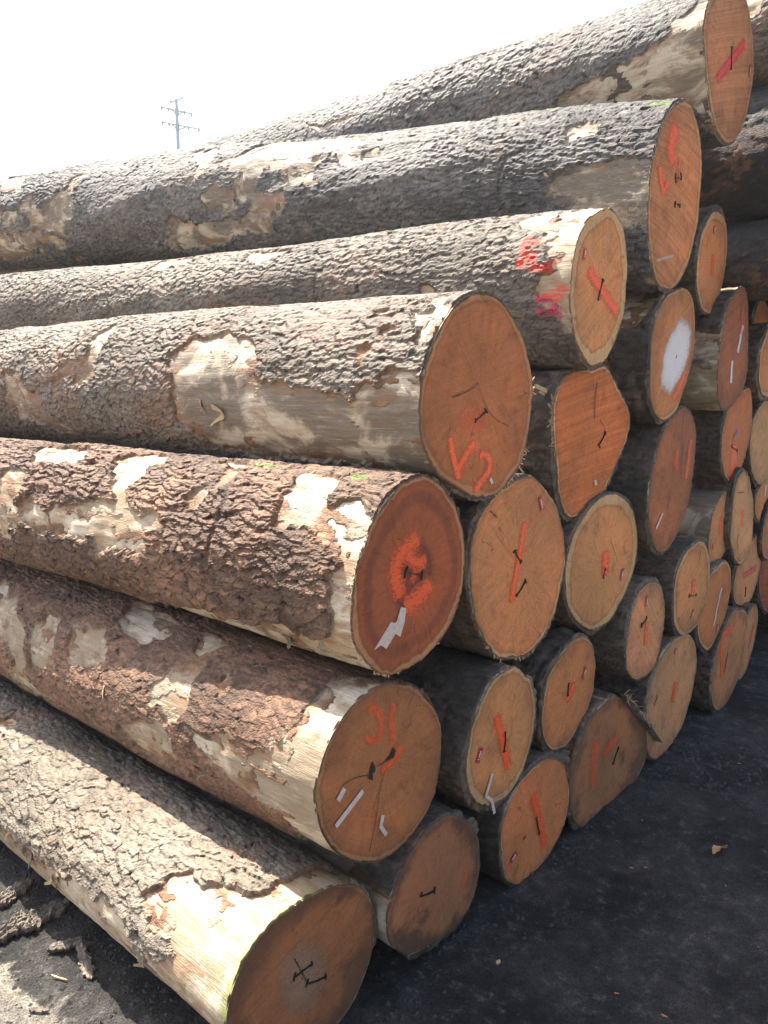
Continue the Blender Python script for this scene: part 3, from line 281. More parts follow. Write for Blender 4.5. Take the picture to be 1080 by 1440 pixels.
    'i11': dict(c=[1.799, 3.828, 0.951], ay=0, az=0, tap=0.012, R=[0.158, 0.154, 0.153, 0.155, 0.158, 0.159, 0.161, 0.165, 0.171, 0.182, 0.195, 0.207, 0.22, 0.234, 0.245, 0.248, 0.246, 0.24, 0.226, 0.208, 0.194, 0.184, 0.177, 0.173, 0.171, 0.173, 0.178, 0.183, 0.185, 0.185, 0.187, 0.193, 0.202, 0.21, 0.217, 0.225, 0.235, 0.24, 0.239, 0.236, 0.238, 0.239, 0.23, 0.214, 0.197, 0.185, 0.174, 0.164], dec=[('stroke', [(-0.02, 0.044), (-0.013, -0.036)], 0.021, 'orange', 0.8), ('crack', [(-0.07, -0.064), (-0.067, -0.13)], 0.009), ('crack', [(-0.126, 0.144), (-0.019, 0.137)], 0.009)], fine=False, len=6, style='dull', saw=1, grey=0.55, heart=(0.38, 0.21, 0.105), sap=0.05, sapb=0.9, label='tall slim tan log end with a red dash between two dark nicks'),
    'i12': dict(c=[1.375, 3.358, 0.719], ay=0, az=0, tap=0.012, R=[0.212, 0.214, 0.215, 0.213, 0.213, 0.215, 0.216, 0.214, 0.211, 0.211, 0.211, 0.207, 0.201, 0.197, 0.197, 0.2, 0.205, 0.209, 0.211, 0.214, 0.218, 0.217, 0.213, 0.21, 0.211, 0.211, 0.213, 0.216, 0.22, 0.221, 0.22, 0.22, 0.218, 0.214, 0.21, 0.208, 0.208, 0.208, 0.209, 0.213, 0.22, 0.226, 0.227, 0.224, 0.223, 0.222, 0.218, 0.214], dec=[('stroke', [(0.004, 0.033), (-0.002, -0.031)], 0.022, 'orange', 1), ('staple', (-0.044, -0.029), (0.043, -0.046), 0.025), ('tag', (0.02, -0.108), (0, -0.139), 0.019), ('crack', [(0.06, 0.157), (0.058, 0.118)], 0.01)], fine=False, len=6, style='dull', saw=1, grey=0.55, heart=(0.35, 0.17, 0.075), sap=0.09, sapb=1, label='log end with full cream rim, red dash and red lettered tag below a staple'),
    'i13': dict(c=[1.054, 3.002, 0.634], ay=0, az=0, tap=0.012, R=[0.176, 0.179, 0.182, 0.183, 0.184, 0.188, 0.194, 0.197, 0.197, 0.196, 0.197, 0.198, 0.197, 0.194, 0.194, 0.195, 0.192, 0.187, 0.183, 0.18, 0.177, 0.173, 0.172, 0.173, 0.176, 0.179, 0.18, 0.184, 0.191, 0.196, 0.197, 0.195, 0.194, 0.194, 0.196, 0.198, 0.198, 0.198, 0.199, 0.203, 0.206, 0.201, 0.194, 0.189, 0.186, 0.182, 0.178, 0.176], dec=[('stroke', [(-0.002, 0.034), (-0.005, -0.052)], 0.023, 'orange', 1), ('staple', (-0.056, 0.034), (-0.005, 0.055), 0.023), ('tag', (-0.017, 0.148), (-0.019, 0.108), 0.014)], fine=False, len=6, style='dull', saw=2.3, grey=0.55, sawk=1.7, heart=(0.36, 0.18, 0.095), sap=0.03, label='finely saw lined log end with red tag above a staple and red blot'),
    'i14': dict(c=[1.583, 3.589, 0.567], ay=0, az=0, tap=0.012, R=[0.195, 0.207, 0.218, 0.225, 0.233, 0.24, 0.239, 0.234, 0.229, 0.222, 0.212, 0.203, 0.196, 0.194, 0.194, 0.194, 0.19, 0.184, 0.182, 0.182, 0.186, 0.191, 0.194, 0.197, 0.202, 0.21, 0.216, 0.217, 0.217, 0.216, 0.213, 0.21, 0.21, 0.212, 0.209, 0.201, 0.191, 0.184, 0.177, 0.17, 0.165, 0.163, 0.164, 0.167, 0.172, 0.177, 0.18, 0.186], dec=[('stroke', [(0.068, 0.076), (0.027, -0.014), (-0.005, -0.095)], 0.01, 'white', 1), ('tag', (0.054, -0.102), (0.041, -0.135), 0.014)], fine=False, len=6, style='dull', saw=1, grey=0.55, heart=(0.31, 0.125, 0.05), sap=0.06, sapb=0.9, label='orange brown log end with a thin chalk white streak, pointed at its bottom'),
    'i15': dict(c=[2.048, 4.255, 0.579], ay=0, az=0, tap=0.012, R=[0.232, 0.238, 0.248, 0.259, 0.265, 0.265, 0.259, 0.241, 0.215, 0.191, 0.175, 0.163, 0.156, 0.152, 0.15, 0.149, 0.148, 0.149, 0.153, 0.16, 0.17, 0.185, 0.2, 0.211, 0.221, 0.233, 0.241, 0.24, 0.236, 0.231, 0.222, 0.21, 0.201, 0.196, 0.195, 0.197, 0.198, 0.199, 0.2, 0.205, 0.209, 0.21, 0.207, 0.205, 0.206, 0.21, 0.218, 0.226], dec=[('stroke', [(0.143, -0.003), (-0.078, -0.013)], 0.02, 'pink', 1), ('staple', (-0.025, -0.088), (-0.026, -0.138), 0.02)], fine=False, len=6, style='dull', saw=1, grey=0.55, heart=(0.35, 0.185, 0.09), sap=0.04, label='slim tan log end with a short slanting red bar'),
    'i16': dict(c=[2.193, 4.416, 0.955], ay=0, az=0, tap=0.012, R=[0.168, 0.164, 0.162, 0.159, 0.151, 0.14, 0.132, 0.127, 0.125, 0.124, 0.126, 0.13, 0.133, 0.133, 0.131, 0.129, 0.129, 0.132, 0.137, 0.145, 0.158, 0.171, 0.178, 0.176, 0.172, 0.17, 0.17, 0.166, 0.158, 0.15, 0.144, 0.142, 0.141, 0.14, 0.138, 0.135, 0.135, 0.137, 0.142, 0.149, 0.158, 0.162, 0.162, 0.163, 0.166, 0.172, 0.176, 0.174], dec=[('stroke', [(-0.007, 0.094), (-0.017, 0.029)], 0.02, 'white', 0.8)], fine=False, len=6, style='dull', saw=1, grey=0.55, heart=(0.34, 0.16, 0.07), sap=0.04, label='tiny orange brown log end with a white dab at the right picture edge'),
    'i17': dict(c=[1.268, 3.239, 0.269], ay=0, az=0, tap=0.012, R=[0.263, 0.274, 0.282, 0.286, 0.29, 0.29, 0.286, 0.281, 0.276, 0.267, 0.26, 0.256, 0.255, 0.253, 0.252, 0.253, 0.256, 0.257, 0.258, 0.263, 0.267, 0.269, 0.271, 0.273, 0.274, 0.272, 0.272, 0.276, 0.285, 0.295, 0.3, 0.298, 0.29, 0.276, 0.262, 0.252, 0.246, 0.241, 0.236, 0.236, 0.238, 0.242, 0.242, 0.24, 0.241, 0.245, 0.25, 0.256], dec=[('stroke', [(0.03, 0.04), (0.001, -0.03)], 0.025, 'orange', 0.9), ('tag', (0.005, 0.207), (-0.007, 0.185), 0.016), ('crack', [(-0.169, 0.045), (-0.201, 0.011)], 0.016)], fine=False, len=6, style='dull', saw=1, grey=0.55, heart=(0.36, 0.195, 0.1), sap=0.035, dirt=0.25, label='tall tan ground level log end with a red dash and dark knots at its left'),
    'i18': dict(c=[1.771, 3.798, 0.236], ay=0, az=0, tap=0.012, R=[0.227, 0.239, 0.255, 0.274, 0.286, 0.286, 0.28, 0.271, 0.259, 0.251, 0.247, 0.246, 0.244, 0.236, 0.229, 0.224, 0.223, 0.223, 0.221, 0.219, 0.221, 0.226, 0.232, 0.239, 0.248, 0.258, 0.265, 0.27, 0.276, 0.281, 0.282, 0.281, 0.278, 0.269, 0.259, 0.252, 0.245, 0.235, 0.225, 0.219, 0.217, 0.218, 0.22, 0.218, 0.214, 0.212, 0.213, 0.218], dec=[('stroke', [(-0.029, 0.153), (-0.135, 0.164), (-0.151, 0.094), (-0.11, -0.065)], 0.029, 'orange', 0.8), ('crack', [(-0.048, 0.038), (-0.081, -0.055)], 0.018)], fine=False, len=6, style='dull', saw=1, grey=0.55, heart=(0.29, 0.14, 0.065), sap=0.04, dirt=0.35, label='ground level log end with a curved orange streak round a dark crack'),
    'i19': dict(c=[2.019, 4.147, 0.193], ay=0, az=0, tap=0.012, R=[0.152, 0.162, 0.175, 0.192, 0.206, 0.216, 0.226, 0.231, 0.223, 0.209, 0.196, 0.185, 0.175, 0.165, 0.158, 0.155, 0.154, 0.153, 0.152, 0.151, 0.152, 0.156, 0.163, 0.173, 0.18, 0.183, 0.185, 0.191, 0.198, 0.201, 0.201, 0.2, 0.201, 0.202, 0.196, 0.186, 0.177, 0.17, 0.163, 0.154, 0.144, 0.138, 0.134, 0.133, 0.134, 0.137, 0.141, 0.146], dec=[('stroke', [(0.097, 0.083), (0.039, -0.04)], 0.016, 'pink', 0.8)], fine=False, len=6, style='dull', saw=1, grey=0.55, heart=(0.33, 0.17, 0.085), sap=0.05, label='sliver of ground level log end with a red line, farthest along the pile'),
    'i20': dict(c=[0.651, 2.583, 0.541], ay=0, az=0, tap=0.012, R=[0.183, 0.187, 0.191, 0.195, 0.199, 0.205, 0.207, 0.207, 0.205, 0.201, 0.196, 0.192, 0.187, 0.18, 0.175, 0.172, 0.172, 0.173, 0.176, 0.18, 0.181, 0.179, 0.178, 0.18, 0.183, 0.185, 0.186, 0.189, 0.195, 0.198, 0.2, 0.202, 0.203, 0.2, 0.195, 0.19, 0.183, 0.176, 0.171, 0.17, 0.17, 0.17, 0.169, 0.168, 0.17, 0.174, 0.179, 0.182], dec=[('stroke', [(0.024, 0.024), (-0.018, -0.018)], 0.022, 'orange', 1), ('staple', (-0.013, 0.043), (-0.019, -0.004), 0.017), ('tag', (0.104, 0.068), (0.091, 0.029), 0.015)], fine=False, len=6, style='dull', saw=1, grey=0.55, heart=(0.34, 0.145, 0.06), sap=0.05, sapb=0.7, label='smooth oval log end with small orange blotch and red tag at upper right'),
    'i21': dict(c=[0.363, 2.233, 0.544], ay=0, az=0, tap=0.012, R=[0.184, 0.188, 0.193, 0.196, 0.197, 0.199, 0.202, 0.204, 0.207, 0.212, 0.216, 0.214, 0.211, 0.211, 0.211, 0.206, 0.199, 0.192, 0.187, 0.183, 0.179, 0.177, 0.178, 0.18, 0.183, 0.187, 0.192, 0.195, 0.198, 0.203, 0.205, 0.207, 0.209, 0.211, 0.211, 0.209, 0.211, 0.211, 0.207, 0.202, 0.199, 0.197, 0.192, 0.187, 0.184, 0.183, 0.183, 0.183], dec=[('stroke', [(-0.036, 0.077), (-0.001, -0.02), (0.034, -0.112)], 0.024, 'orange', 1), ('staple', (0.009, 0.014), (0.004, -0.049), 0.017), ('tag', (-0.119, 0.007), (-0.136, -0.029), 0.02), ('paper', [(-0.056, -0.096), (-0.091, -0.153)], 0.011), ('paper', [(-0.091, -0.153), (-0.06, -0.182), (-0.048, -0.209), (-0.043, -0.232)], 0.011)], fine=False, len=6, style='dull', saw=1, grey=0.55, innerc=(0.36, 0.2, 0.08), heart=(0.36, 0.175, 0.075), sap=0.09, sapb=0.95, bareness=0.46, label='log end with orange stroke and pale strip hanging off its lower edge'),
    'i22': dict(c=[0.514, 2.401, 0.178], ay=0, az=0, tap=0.012, R=[0.215, 0.212, 0.21, 0.209, 0.206, 0.203, 0.202, 0.203, 0.202, 0.197, 0.193, 0.191, 0.192, 0.193, 0.194, 0.196, 0.202, 0.209, 0.215, 0.218, 0.222, 0.226, 0.225, 0.221, 0.219, 0.218, 0.217, 0.22, 0.224, 0.226, 0.226, 0.224, 0.217, 0.208, 0.201, 0.195, 0.192, 0.192, 0.194, 0.196, 0.198, 0.2, 0.205, 0.212, 0.216, 0.215, 0.215, 0.216], dec=[('stroke', [(-0.036, 0.096), (0.006, -0.004), (0.051, -0.121)], 0.024, 'orange', 0.9), ('staple', (-0.013, 0.007), (0.01, -0.06), 0.017), ('tag', (-0.135, -0.063), (-0.16, -0.079), 0.019), ('crack', [(-0.077, -0.028), (-0.09, -0.037)], 0.012)], fine=False, len=6, style='dull', saw=2.5, grey=0.55, sawk=2.2, heart=(0.36, 0.14, 0.058), sap=0.03, dirt=0.1, label='ground level log end with strong slanting saw lines and a soft red stroke'),
    'i23': dict(c=[0.893, 2.823, 0.194], ay=0, az=0, tap=0.012, R=[0.293, 0.259, 0.235, 0.218, 0.207, 0.199, 0.195, 0.194, 0.197, 0.204, 0.212, 0.222, 0.233, 0.247, 0.257, 0.264, 0.272, 0.286, 0.302, 0.314, 0.323, 0.332, 0.341, 0.347, 0.35, 0.349, 0.344, 0.337, 0.328, 0.314, 0.302, 0.291, 0.278, 0.266, 0.258, 0.254, 0.252, 0.25, 0.25, 0.255, 0.263, 0.275, 0.289, 0.305, 0.324, 0.341, 0.346, 0.328], dec=[('stroke', [(-0.16, 0.112), (-0.176, 0.039), (-0.168, -0.052)], 0.033, 'orange', 0.5), ('stroke', [(0.008, 0.069), (-0.096, 0.038)], 0.033, 'orange', 0.5), ('staple', (0.032, 0.017), (-0.011, -0.038), 0.019)], flap=[(0.028, 0.226), (0.125, 0.151), (0.228, 0.066), (0.322, -0.015), (0.389, -0.083)], fine=False, len=6, style='dull', saw=1, grey=0.8, heart=(0.22, 0.105, 0.052), sap=0.03, sapb=0.2, dirt=0.6, bareness=0.6, label='muddy ground level log end with torn bark flap over its upper edge'),
    'i24': dict(c=[0.149, 1.996, 0.214], ay=0, az=0, tap=0.012, R=[0.209, 0.207, 0.204, 0.2, 0.197, 0.196, 0.193, 0.191, 0.19, 0.191, 0.191, 0.188, 0.187, 0.187, 0.187, 0.185, 0.184, 0.185, 0.185, 0.187, 0.191, 0.197, 0.202, 0.206, 0.209, 0.209, 0.207, 0.205, 0.202, 0.198, 0.195, 0.191, 0.185, 0.181, 0.179, 0.178, 0.179, 0.184, 0.191, 0.198, 0.206, 0.215, 0.224, 0.226, 0.223, 0.22, 0.217, 0.213], dec=[('staple', (-0.076, 0.004), (-0.013, -0.012), 0.028), ('stroke', [(0.136, -0.028), (0.127, -0.069)], 0.014, 'orange', 0.35)], fine=False, len=6, style='dull', saw=1, grey=0.55, heart=(0.215, 0.1, 0.052), sap=0.06, sapb=0, dirt=0.75, bareness=0.5, label='dirty dark ground level log end below the log with rot holes'),
    'i25': dict(c=[2.428, 4.751, 0.401], ay=0, az=0, tap=0.012, R=[0.194, 0.181, 0.172, 0.166, 0.164, 0.165, 0.166, 0.165, 0.164, 0.164, 0.167, 0.173, 0.184, 0.198, 0.21, 0.217, 0.22, 0.226, 0.236, 0.241, 0.238, 0.231, 0.227, 0.22, 0.21, 0.2, 0.194, 0.191, 0.189, 0.184, 0.179, 0.177, 0.178, 0.182, 0.189, 0.199, 0.206, 0.21, 0.213, 0.219, 0.23, 0.241, 0.244, 0.238, 0.231, 0.228, 0.223, 0.211], dec=[('stroke', [(-0.172, 0.104), (-0.125, -0.084)], 0.027, 'pink', 0.3)], fine=False, len=6, style='dull', saw=1, grey=0.55, heart=(0.22, 0.07, 0.04), sap=0.04, label='dark red log end at the right picture edge near the ground'),
    'i26': dict(c=[2.07, 4.354, 1.842], ay=0, az=0, tap=0.012, R=[0.16, 0.157, 0.155, 0.157, 0.161, 0.169, 0.181, 0.193, 0.201, 0.205, 0.209, 0.216, 0.227, 0.231, 0.224, 0.213, 0.205, 0.199, 0.189, 0.178, 0.17, 0.165, 0.163, 0.163, 0.162, 0.16, 0.158, 0.159, 0.162, 0.169, 0.178, 0.187, 0.193, 0.201, 0.212, 0.225, 0.229, 0.224, 0.215, 0.209, 0.201, 0.19, 0.178, 0.17, 0.165, 0.163, 0.164, 0.163], dec=[], fine=False, len=6, style='dull', saw=1, grey=0.55, heart=(0.2, 0.085, 0.045), sap=0.04, dirt=0.3, label='shadowed brown log end right of the white streaked reddish one'),
    'i27': dict(c=[1.964, 4.011, 1.735], ay=0, az=0, tap=0.012, R=[0.157, 0.152, 0.151, 0.152, 0.156, 0.158, 0.155, 0.151, 0.148, 0.148, 0.15, 0.155, 0.164, 0.173, 0.175, 0.17, 0.163, 0.159, 0.157, 0.159, 0.163, 0.169, 0.171, 0.169, 0.167, 0.168, 0.172, 0.178, 0.185, 0.188, 0.189, 0.191, 0.194, 0.192, 0.186, 0.18, 0.176, 0.176, 0.175, 0.17, 0.163, 0.158, 0.155, 0.155, 0.158, 0.163, 0.166, 0.163], dec=[], fine=False, len=6, style='dull', saw=1, grey=0.55, heart=(0.3, 0.14, 0.07), sap=0.1, sapb=0.9, label='pale rimmed log end at the right picture edge above the greyish tan one'),
    'H1': dict(c=[2.149, 3.582, 3.22], ay=0, az=0, tap=0.004, R=[0.23, 0.236, 0.244, 0.252, 0.254, 0.252, 0.245, 0.237, 0.231, 0.229, 0.231, 0.235, 0.239, 0.242, 0.244, 0.244, 0.245, 0.246, 0.246, 0.245, 0.241, 0.235, 0.23, 0.228], dec=[], fine=True, len=7, style='scale', saw=1, grey=0.3, vis=1.8, p0=60, p1=250, step=0.008, grow=0.003, bare=[[(0.55, 200), (0.3, 120), (0.9, 90), (1.6, 80), (1.5, 150), (1, 185)]], label='sunlit partly peeled log in the upper right corner, running out of the picture'),
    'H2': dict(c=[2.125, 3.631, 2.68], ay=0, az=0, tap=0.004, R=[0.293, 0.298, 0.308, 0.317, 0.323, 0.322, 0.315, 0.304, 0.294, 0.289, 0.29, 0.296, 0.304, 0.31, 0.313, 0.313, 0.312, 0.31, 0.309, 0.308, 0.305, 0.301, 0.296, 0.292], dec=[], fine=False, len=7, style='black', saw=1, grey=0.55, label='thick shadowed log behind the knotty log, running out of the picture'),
    'K1': dict(c=[2.855, 4.965, 0.27], ay=0, az=0, tap=0.004, R=[0.284, 0.283, 0.279, 0.272, 0.267, 0.263, 0.263, 0.264, 0.265, 0.266, 0.267, 0.269, 0.273, 0.278, 0.282, 0.282, 0.277, 0.269, 0.26, 0.255, 0.255, 0.261, 0.27, 0.279], dec=[], fine=False, len=6, style='dull', saw=1, grey=0.55, label='ground level log just past the right picture edge'),
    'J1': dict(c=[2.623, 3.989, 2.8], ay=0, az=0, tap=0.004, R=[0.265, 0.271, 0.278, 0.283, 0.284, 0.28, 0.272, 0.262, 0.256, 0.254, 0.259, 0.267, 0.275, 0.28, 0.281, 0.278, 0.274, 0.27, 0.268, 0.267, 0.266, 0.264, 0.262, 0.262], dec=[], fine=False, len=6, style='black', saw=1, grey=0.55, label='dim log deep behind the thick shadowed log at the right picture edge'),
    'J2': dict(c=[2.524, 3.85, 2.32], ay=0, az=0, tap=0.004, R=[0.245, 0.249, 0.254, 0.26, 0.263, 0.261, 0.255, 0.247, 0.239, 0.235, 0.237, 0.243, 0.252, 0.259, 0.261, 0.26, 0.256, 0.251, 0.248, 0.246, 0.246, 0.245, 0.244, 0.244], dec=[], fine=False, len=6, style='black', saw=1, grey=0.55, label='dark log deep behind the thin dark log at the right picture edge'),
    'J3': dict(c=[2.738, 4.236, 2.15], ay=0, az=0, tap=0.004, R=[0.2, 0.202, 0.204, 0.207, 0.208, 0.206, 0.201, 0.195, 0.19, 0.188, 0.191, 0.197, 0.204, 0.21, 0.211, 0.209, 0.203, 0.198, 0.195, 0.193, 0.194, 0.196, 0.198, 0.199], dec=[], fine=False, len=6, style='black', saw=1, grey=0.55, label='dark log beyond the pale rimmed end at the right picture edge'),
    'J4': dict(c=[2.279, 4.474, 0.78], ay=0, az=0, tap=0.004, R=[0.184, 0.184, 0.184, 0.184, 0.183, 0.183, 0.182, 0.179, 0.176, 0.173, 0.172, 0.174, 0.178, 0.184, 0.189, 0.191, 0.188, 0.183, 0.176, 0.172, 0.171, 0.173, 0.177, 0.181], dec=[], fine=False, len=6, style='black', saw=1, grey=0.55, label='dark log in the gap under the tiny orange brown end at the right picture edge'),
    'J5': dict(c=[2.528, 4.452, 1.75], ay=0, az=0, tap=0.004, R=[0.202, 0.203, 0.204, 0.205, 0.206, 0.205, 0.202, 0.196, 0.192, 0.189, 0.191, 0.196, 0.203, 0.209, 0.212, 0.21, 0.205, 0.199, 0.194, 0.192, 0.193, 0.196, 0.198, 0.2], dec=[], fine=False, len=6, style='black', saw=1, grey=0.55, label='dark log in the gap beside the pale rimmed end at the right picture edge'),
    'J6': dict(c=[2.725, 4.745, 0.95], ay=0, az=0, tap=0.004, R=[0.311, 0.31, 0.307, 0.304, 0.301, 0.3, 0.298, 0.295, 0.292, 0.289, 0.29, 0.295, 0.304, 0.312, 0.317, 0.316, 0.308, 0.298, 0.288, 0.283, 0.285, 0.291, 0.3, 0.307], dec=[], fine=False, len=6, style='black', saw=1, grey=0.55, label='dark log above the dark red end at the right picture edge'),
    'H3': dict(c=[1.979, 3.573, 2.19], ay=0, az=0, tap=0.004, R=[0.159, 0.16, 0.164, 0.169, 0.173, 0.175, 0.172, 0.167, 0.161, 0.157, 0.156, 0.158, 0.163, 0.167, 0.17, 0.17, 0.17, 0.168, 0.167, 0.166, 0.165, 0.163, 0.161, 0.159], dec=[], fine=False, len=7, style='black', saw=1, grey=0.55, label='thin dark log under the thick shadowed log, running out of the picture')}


COLS = dict(moss=(.13, .19, .035), red=(.72, .06, .03), mag=(.66, .02, .09))
class Log:
    def __init__(s, D, seed):
        s.D = D; s.R = np.array(D['R']); s.seed = seed; s.rm = s.R.mean()
    def core(s, ph, ss):
        N = len(s.R); q = (ph / (2 * PI) * N) % N; i = np.floor(q).astype(int); f = q - i; f = f * f * (3 - 2 * f)
        r0 = s.R[i % N] * (1 - f) + s.R[(i + 1) % N] * f
        t = sst(0, 1.6, ss); r = (r0 * (1 - t) + s.rm * t) * (1 - s.D['tap'] * ss)
        b = (fbm(np.cos(ph) * 1.3 + 9, ss * 1.1 + np.sin(ph) * 1.3, s.seed, 3) - .5) * .10 * s.D.get('lumpy', 1.4)
        return r * (1 + b * sst(.03, .8, ss))
    def axis(s, ss):
        w = s.D.get('bend', 0.) * np.sin(ss * .5 + s.seed) * sst(0, 2, ss)
        return s.D['ay'] * ss, s.D['az'] * ss + s.D.get('bow', 0.) * ss * ss + w
    def pos(s, ph, ss, r):
        ay, az = s.axis(ss); return np.stack([-ss, ay + r * np.cos(ph), az + r * np.sin(ph)], -1)
    def barkmask(s, ph, ss):
        """>0 where bark is still on the log (metres from the nearest bare edge)"""
        v = ph * s.rm
        wx = (fbm(ss * 9, v * 9, s.seed + 5, 3) - .5) * .11 + (fbm(ss * 34, v * 34, s.seed + 15, 3) - .5) * .06
        wy = (fbm(ss * 9 + 40, v * 9, s.seed + 6, 3) - .5) * .11 + (fbm(ss * 34 + 7, v * 34, s.seed + 16, 3) - .5) * .06
        m = np.full(ss.shape, .2)
        for P in s.D.get('bare', []):
            d = polydist(ss + wx * .7, v + wy * .7, [(a, math.radians(b) * s.rm) for a, b in P]); m = np.minimum(m, -d)
        br = s.D.get('bareness', 0.)
        if br > 0:
            n = fbm(ss * 3.1 + s.seed, v * 4.5, s.seed + 31, 4); m = np.minimum(m, (n - br) * .35)
        return m
    def bark(s, ph, ss):
        D = s.D; v = ph * s.rm; st = D.get('style', 'dull'); sd = s.seed
        m = s.barkmask(ph, ss)
        wu = (fbm(ss * 14, v * 14, sd + 1, 3) - .5) * .05; wv = (fbm(ss * 14 + 30, v * 14, sd + 2, 3) - .5) * .04
        cu, cv, T, tv, sk = dict(coal=(.026, .0132, .0066, .95, .35), scale=(.026, .0140, .0064, .95, .35), block=(.029, .0130, .0092, .65, .5), plate=(.032, .0180, .0098, .65, .6), black=(.06, .03, .009, .4, .2), dull=(.045, .022, .013, .6, .35))[st]
        u = ss + wu + v * sk; vv = v + wv
        nz = (fbm(ss * 70, v * 110, sd + 33, 3) - .5) * .55
        h1, idn, e1, gap = plates(u / cu, vv / cv, sd + 3, .35, tv, nz); h2, sid, e2, gap2 = plates(u / (cu * .5) + 9, vv / (cv * .52), sd + 21, .3, tv * .8, nz)
        h0, gid, e0, gap0 = plates(u / (cu * 3.4) + 3, vv / (cv * 3.0), sd + 9, .3, .35, nz * .5)
        fis = sst(.0, .10, e1) * (1 - gap); big = sst(.0, .05, e0) * (1 - gap0)
        h = .22 + .55 * np.clip(h1, -.3, 1.4) + .16 * np.clip(h2, -.3, 1.3) + .32 * np.clip(h0, -.4, 1.2) + (fbm(ss * 60, v * 90, sd + 4, 3) - .5) * .22 + (fbm(ss * 7, v * 10, sd + 14, 3) - .5) * .5
        h = h - .18 * (1 - fis)
        reg = fbm(ss * 1.7 + 4, v * 2.6, sd + 88, 3); rm_ = D.get('relmin', .5); T = T * (rm_ + (1.4 - rm_) * sst(.34, .62, reg))
        cr = fbm(ss * 3 + 8, v * 1.1, sd + 95, 3); crk = sst(.018, .004, np.abs(cr - .5)) * sst(.5, .6, fbm(ss * 2, v * 2 + 9, sd + 96, 2)); h = h * (1 - .5 * crk)
        H = T * np.clip(h, .04, 1.9)
        edge = sst(0., .007, m)
        thin = .0008 + .0016 * fbm(ss * 50, v * 70, sd + 41, 3)
        m2 = m + .085 * sst(.44, .70, .55 * fbm(ss * 7, v * 34, sd + 42, 4) + .45 * fbm(ss * 22, v * 22, sd + 44, 3)) * D.get('inner', 1.)
        low = sst(0, .012, m2) * (thin + .0025) - .0025
        H = np.where(m > 0, low + (H + .001 - low) * edge, low)
        m_ = m; m = np.maximum(m, m2)
        # colour (albedo only)
        wea = fbm(ss * 2.5, v * 3, sd + 50, 4); r2 = _h(np.floor(idn * 65536), idn * 0, 77); r3_ = _h(np.floor(sid * 65536), sid * 0, 78)
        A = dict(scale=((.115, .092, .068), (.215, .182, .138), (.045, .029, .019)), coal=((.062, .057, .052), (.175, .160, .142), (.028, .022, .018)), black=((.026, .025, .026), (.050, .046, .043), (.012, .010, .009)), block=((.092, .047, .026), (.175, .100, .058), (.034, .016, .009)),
                 plate=((.145, .115, .080), (.235, .195, .145), (.048, .030, .019)), dull=((.070, .056, .043), (.150, .118, .086), (.035, .024, .017)))[st]
        a0, a1, a2 = [np.array(q) for q in A]
        k = np.clip(r2 * .75 + r3_ * .35 + (wea - .5) * 2.0 - .05, 0, 1)[..., None]; c = a0 * (1 - k) + a1 * k
        rb = D.get('redden', .25); k2 = (np.clip((r3_ * .6 + r2 * .4) + rb - .85 + (fbm(ss * 5, v * 5, sd + 61, 3) - .5) * 1.3, 0, .6) / .6)[..., None]
        c = c * (1 - k2 * .75) + np.array((.27, .135, .075)) * k2 * .75
        k3 = np.clip(1 - (.25 + .75 * fis) * (.45 + .55 * big) + (h1 < .05) * .35 + crk * .35, 0, 1)[..., None]; c = c * (1 - k3) + a2 * k3
        k4 = (1 - sst(.0, .010, m_))[..., None]; ib = fbm(ss * 9, v * 14, sd + 43, 4)[..., None]; ic = np.array(D.get('innerc', (.21, .11, .055))) * sst(.35, .6, 1 - ib) + np.array((.36, .28, .19)) * sst(.4, .65, ib)
        c = c * (1 - k4) + ic * k4
        for (s0, p0, rs, rp, cn) in D.get('spots') or []:
            d = np.hypot((ss - s0) / rs, (v - math.radians(p0) * s.rm) / rp) + (fbm(ss * 40, v * 40, sd + 70, 3) - .5) * 1.6
            q = (1 - sst(.6, 1.05, d))[..., None] * (.30 + .6 * fis[..., None]) * (.35 + .65 * (r2 > .3))[..., None]; c = c * (1 - q) + np.array(COLS[cn]) * q
        return H, m, c

def log_arrays(D, fine):
    L = D['len']
    if fine:
        step0, grow, vis = D.get('step', .0048), D.get('grow', .0011), D['vis']
        a = [0.0, 0.0]; x = 0.0
        while x < L:
            d = (step0 + grow * x) if x < vis else .06
            x += d; a.append(min(x, L))
        ss = np.array(a)
        lo, hi = math.radians(D.get('p0', 35)), math.radians(D.get('p1', 265)); dphi = step0 / s_r(D) * 1.05
        ph = np.r_[np.arange(lo, hi, dphi), np.arange(hi, lo + 2 * PI, .06)[:-1]]
    else:
        a = [0.0, 0.0]; x = 0.0
        while x < L: x += (.0095 if x < .5 else (.02 if x < .9 else .12)); a.append(min(x, L))
        ss = np.array(a); ph = np.arange(0, 2 * PI, .0105 / s_r(D))
    return ss, ph
def s_r(D): return float(np.mean(D['R']))

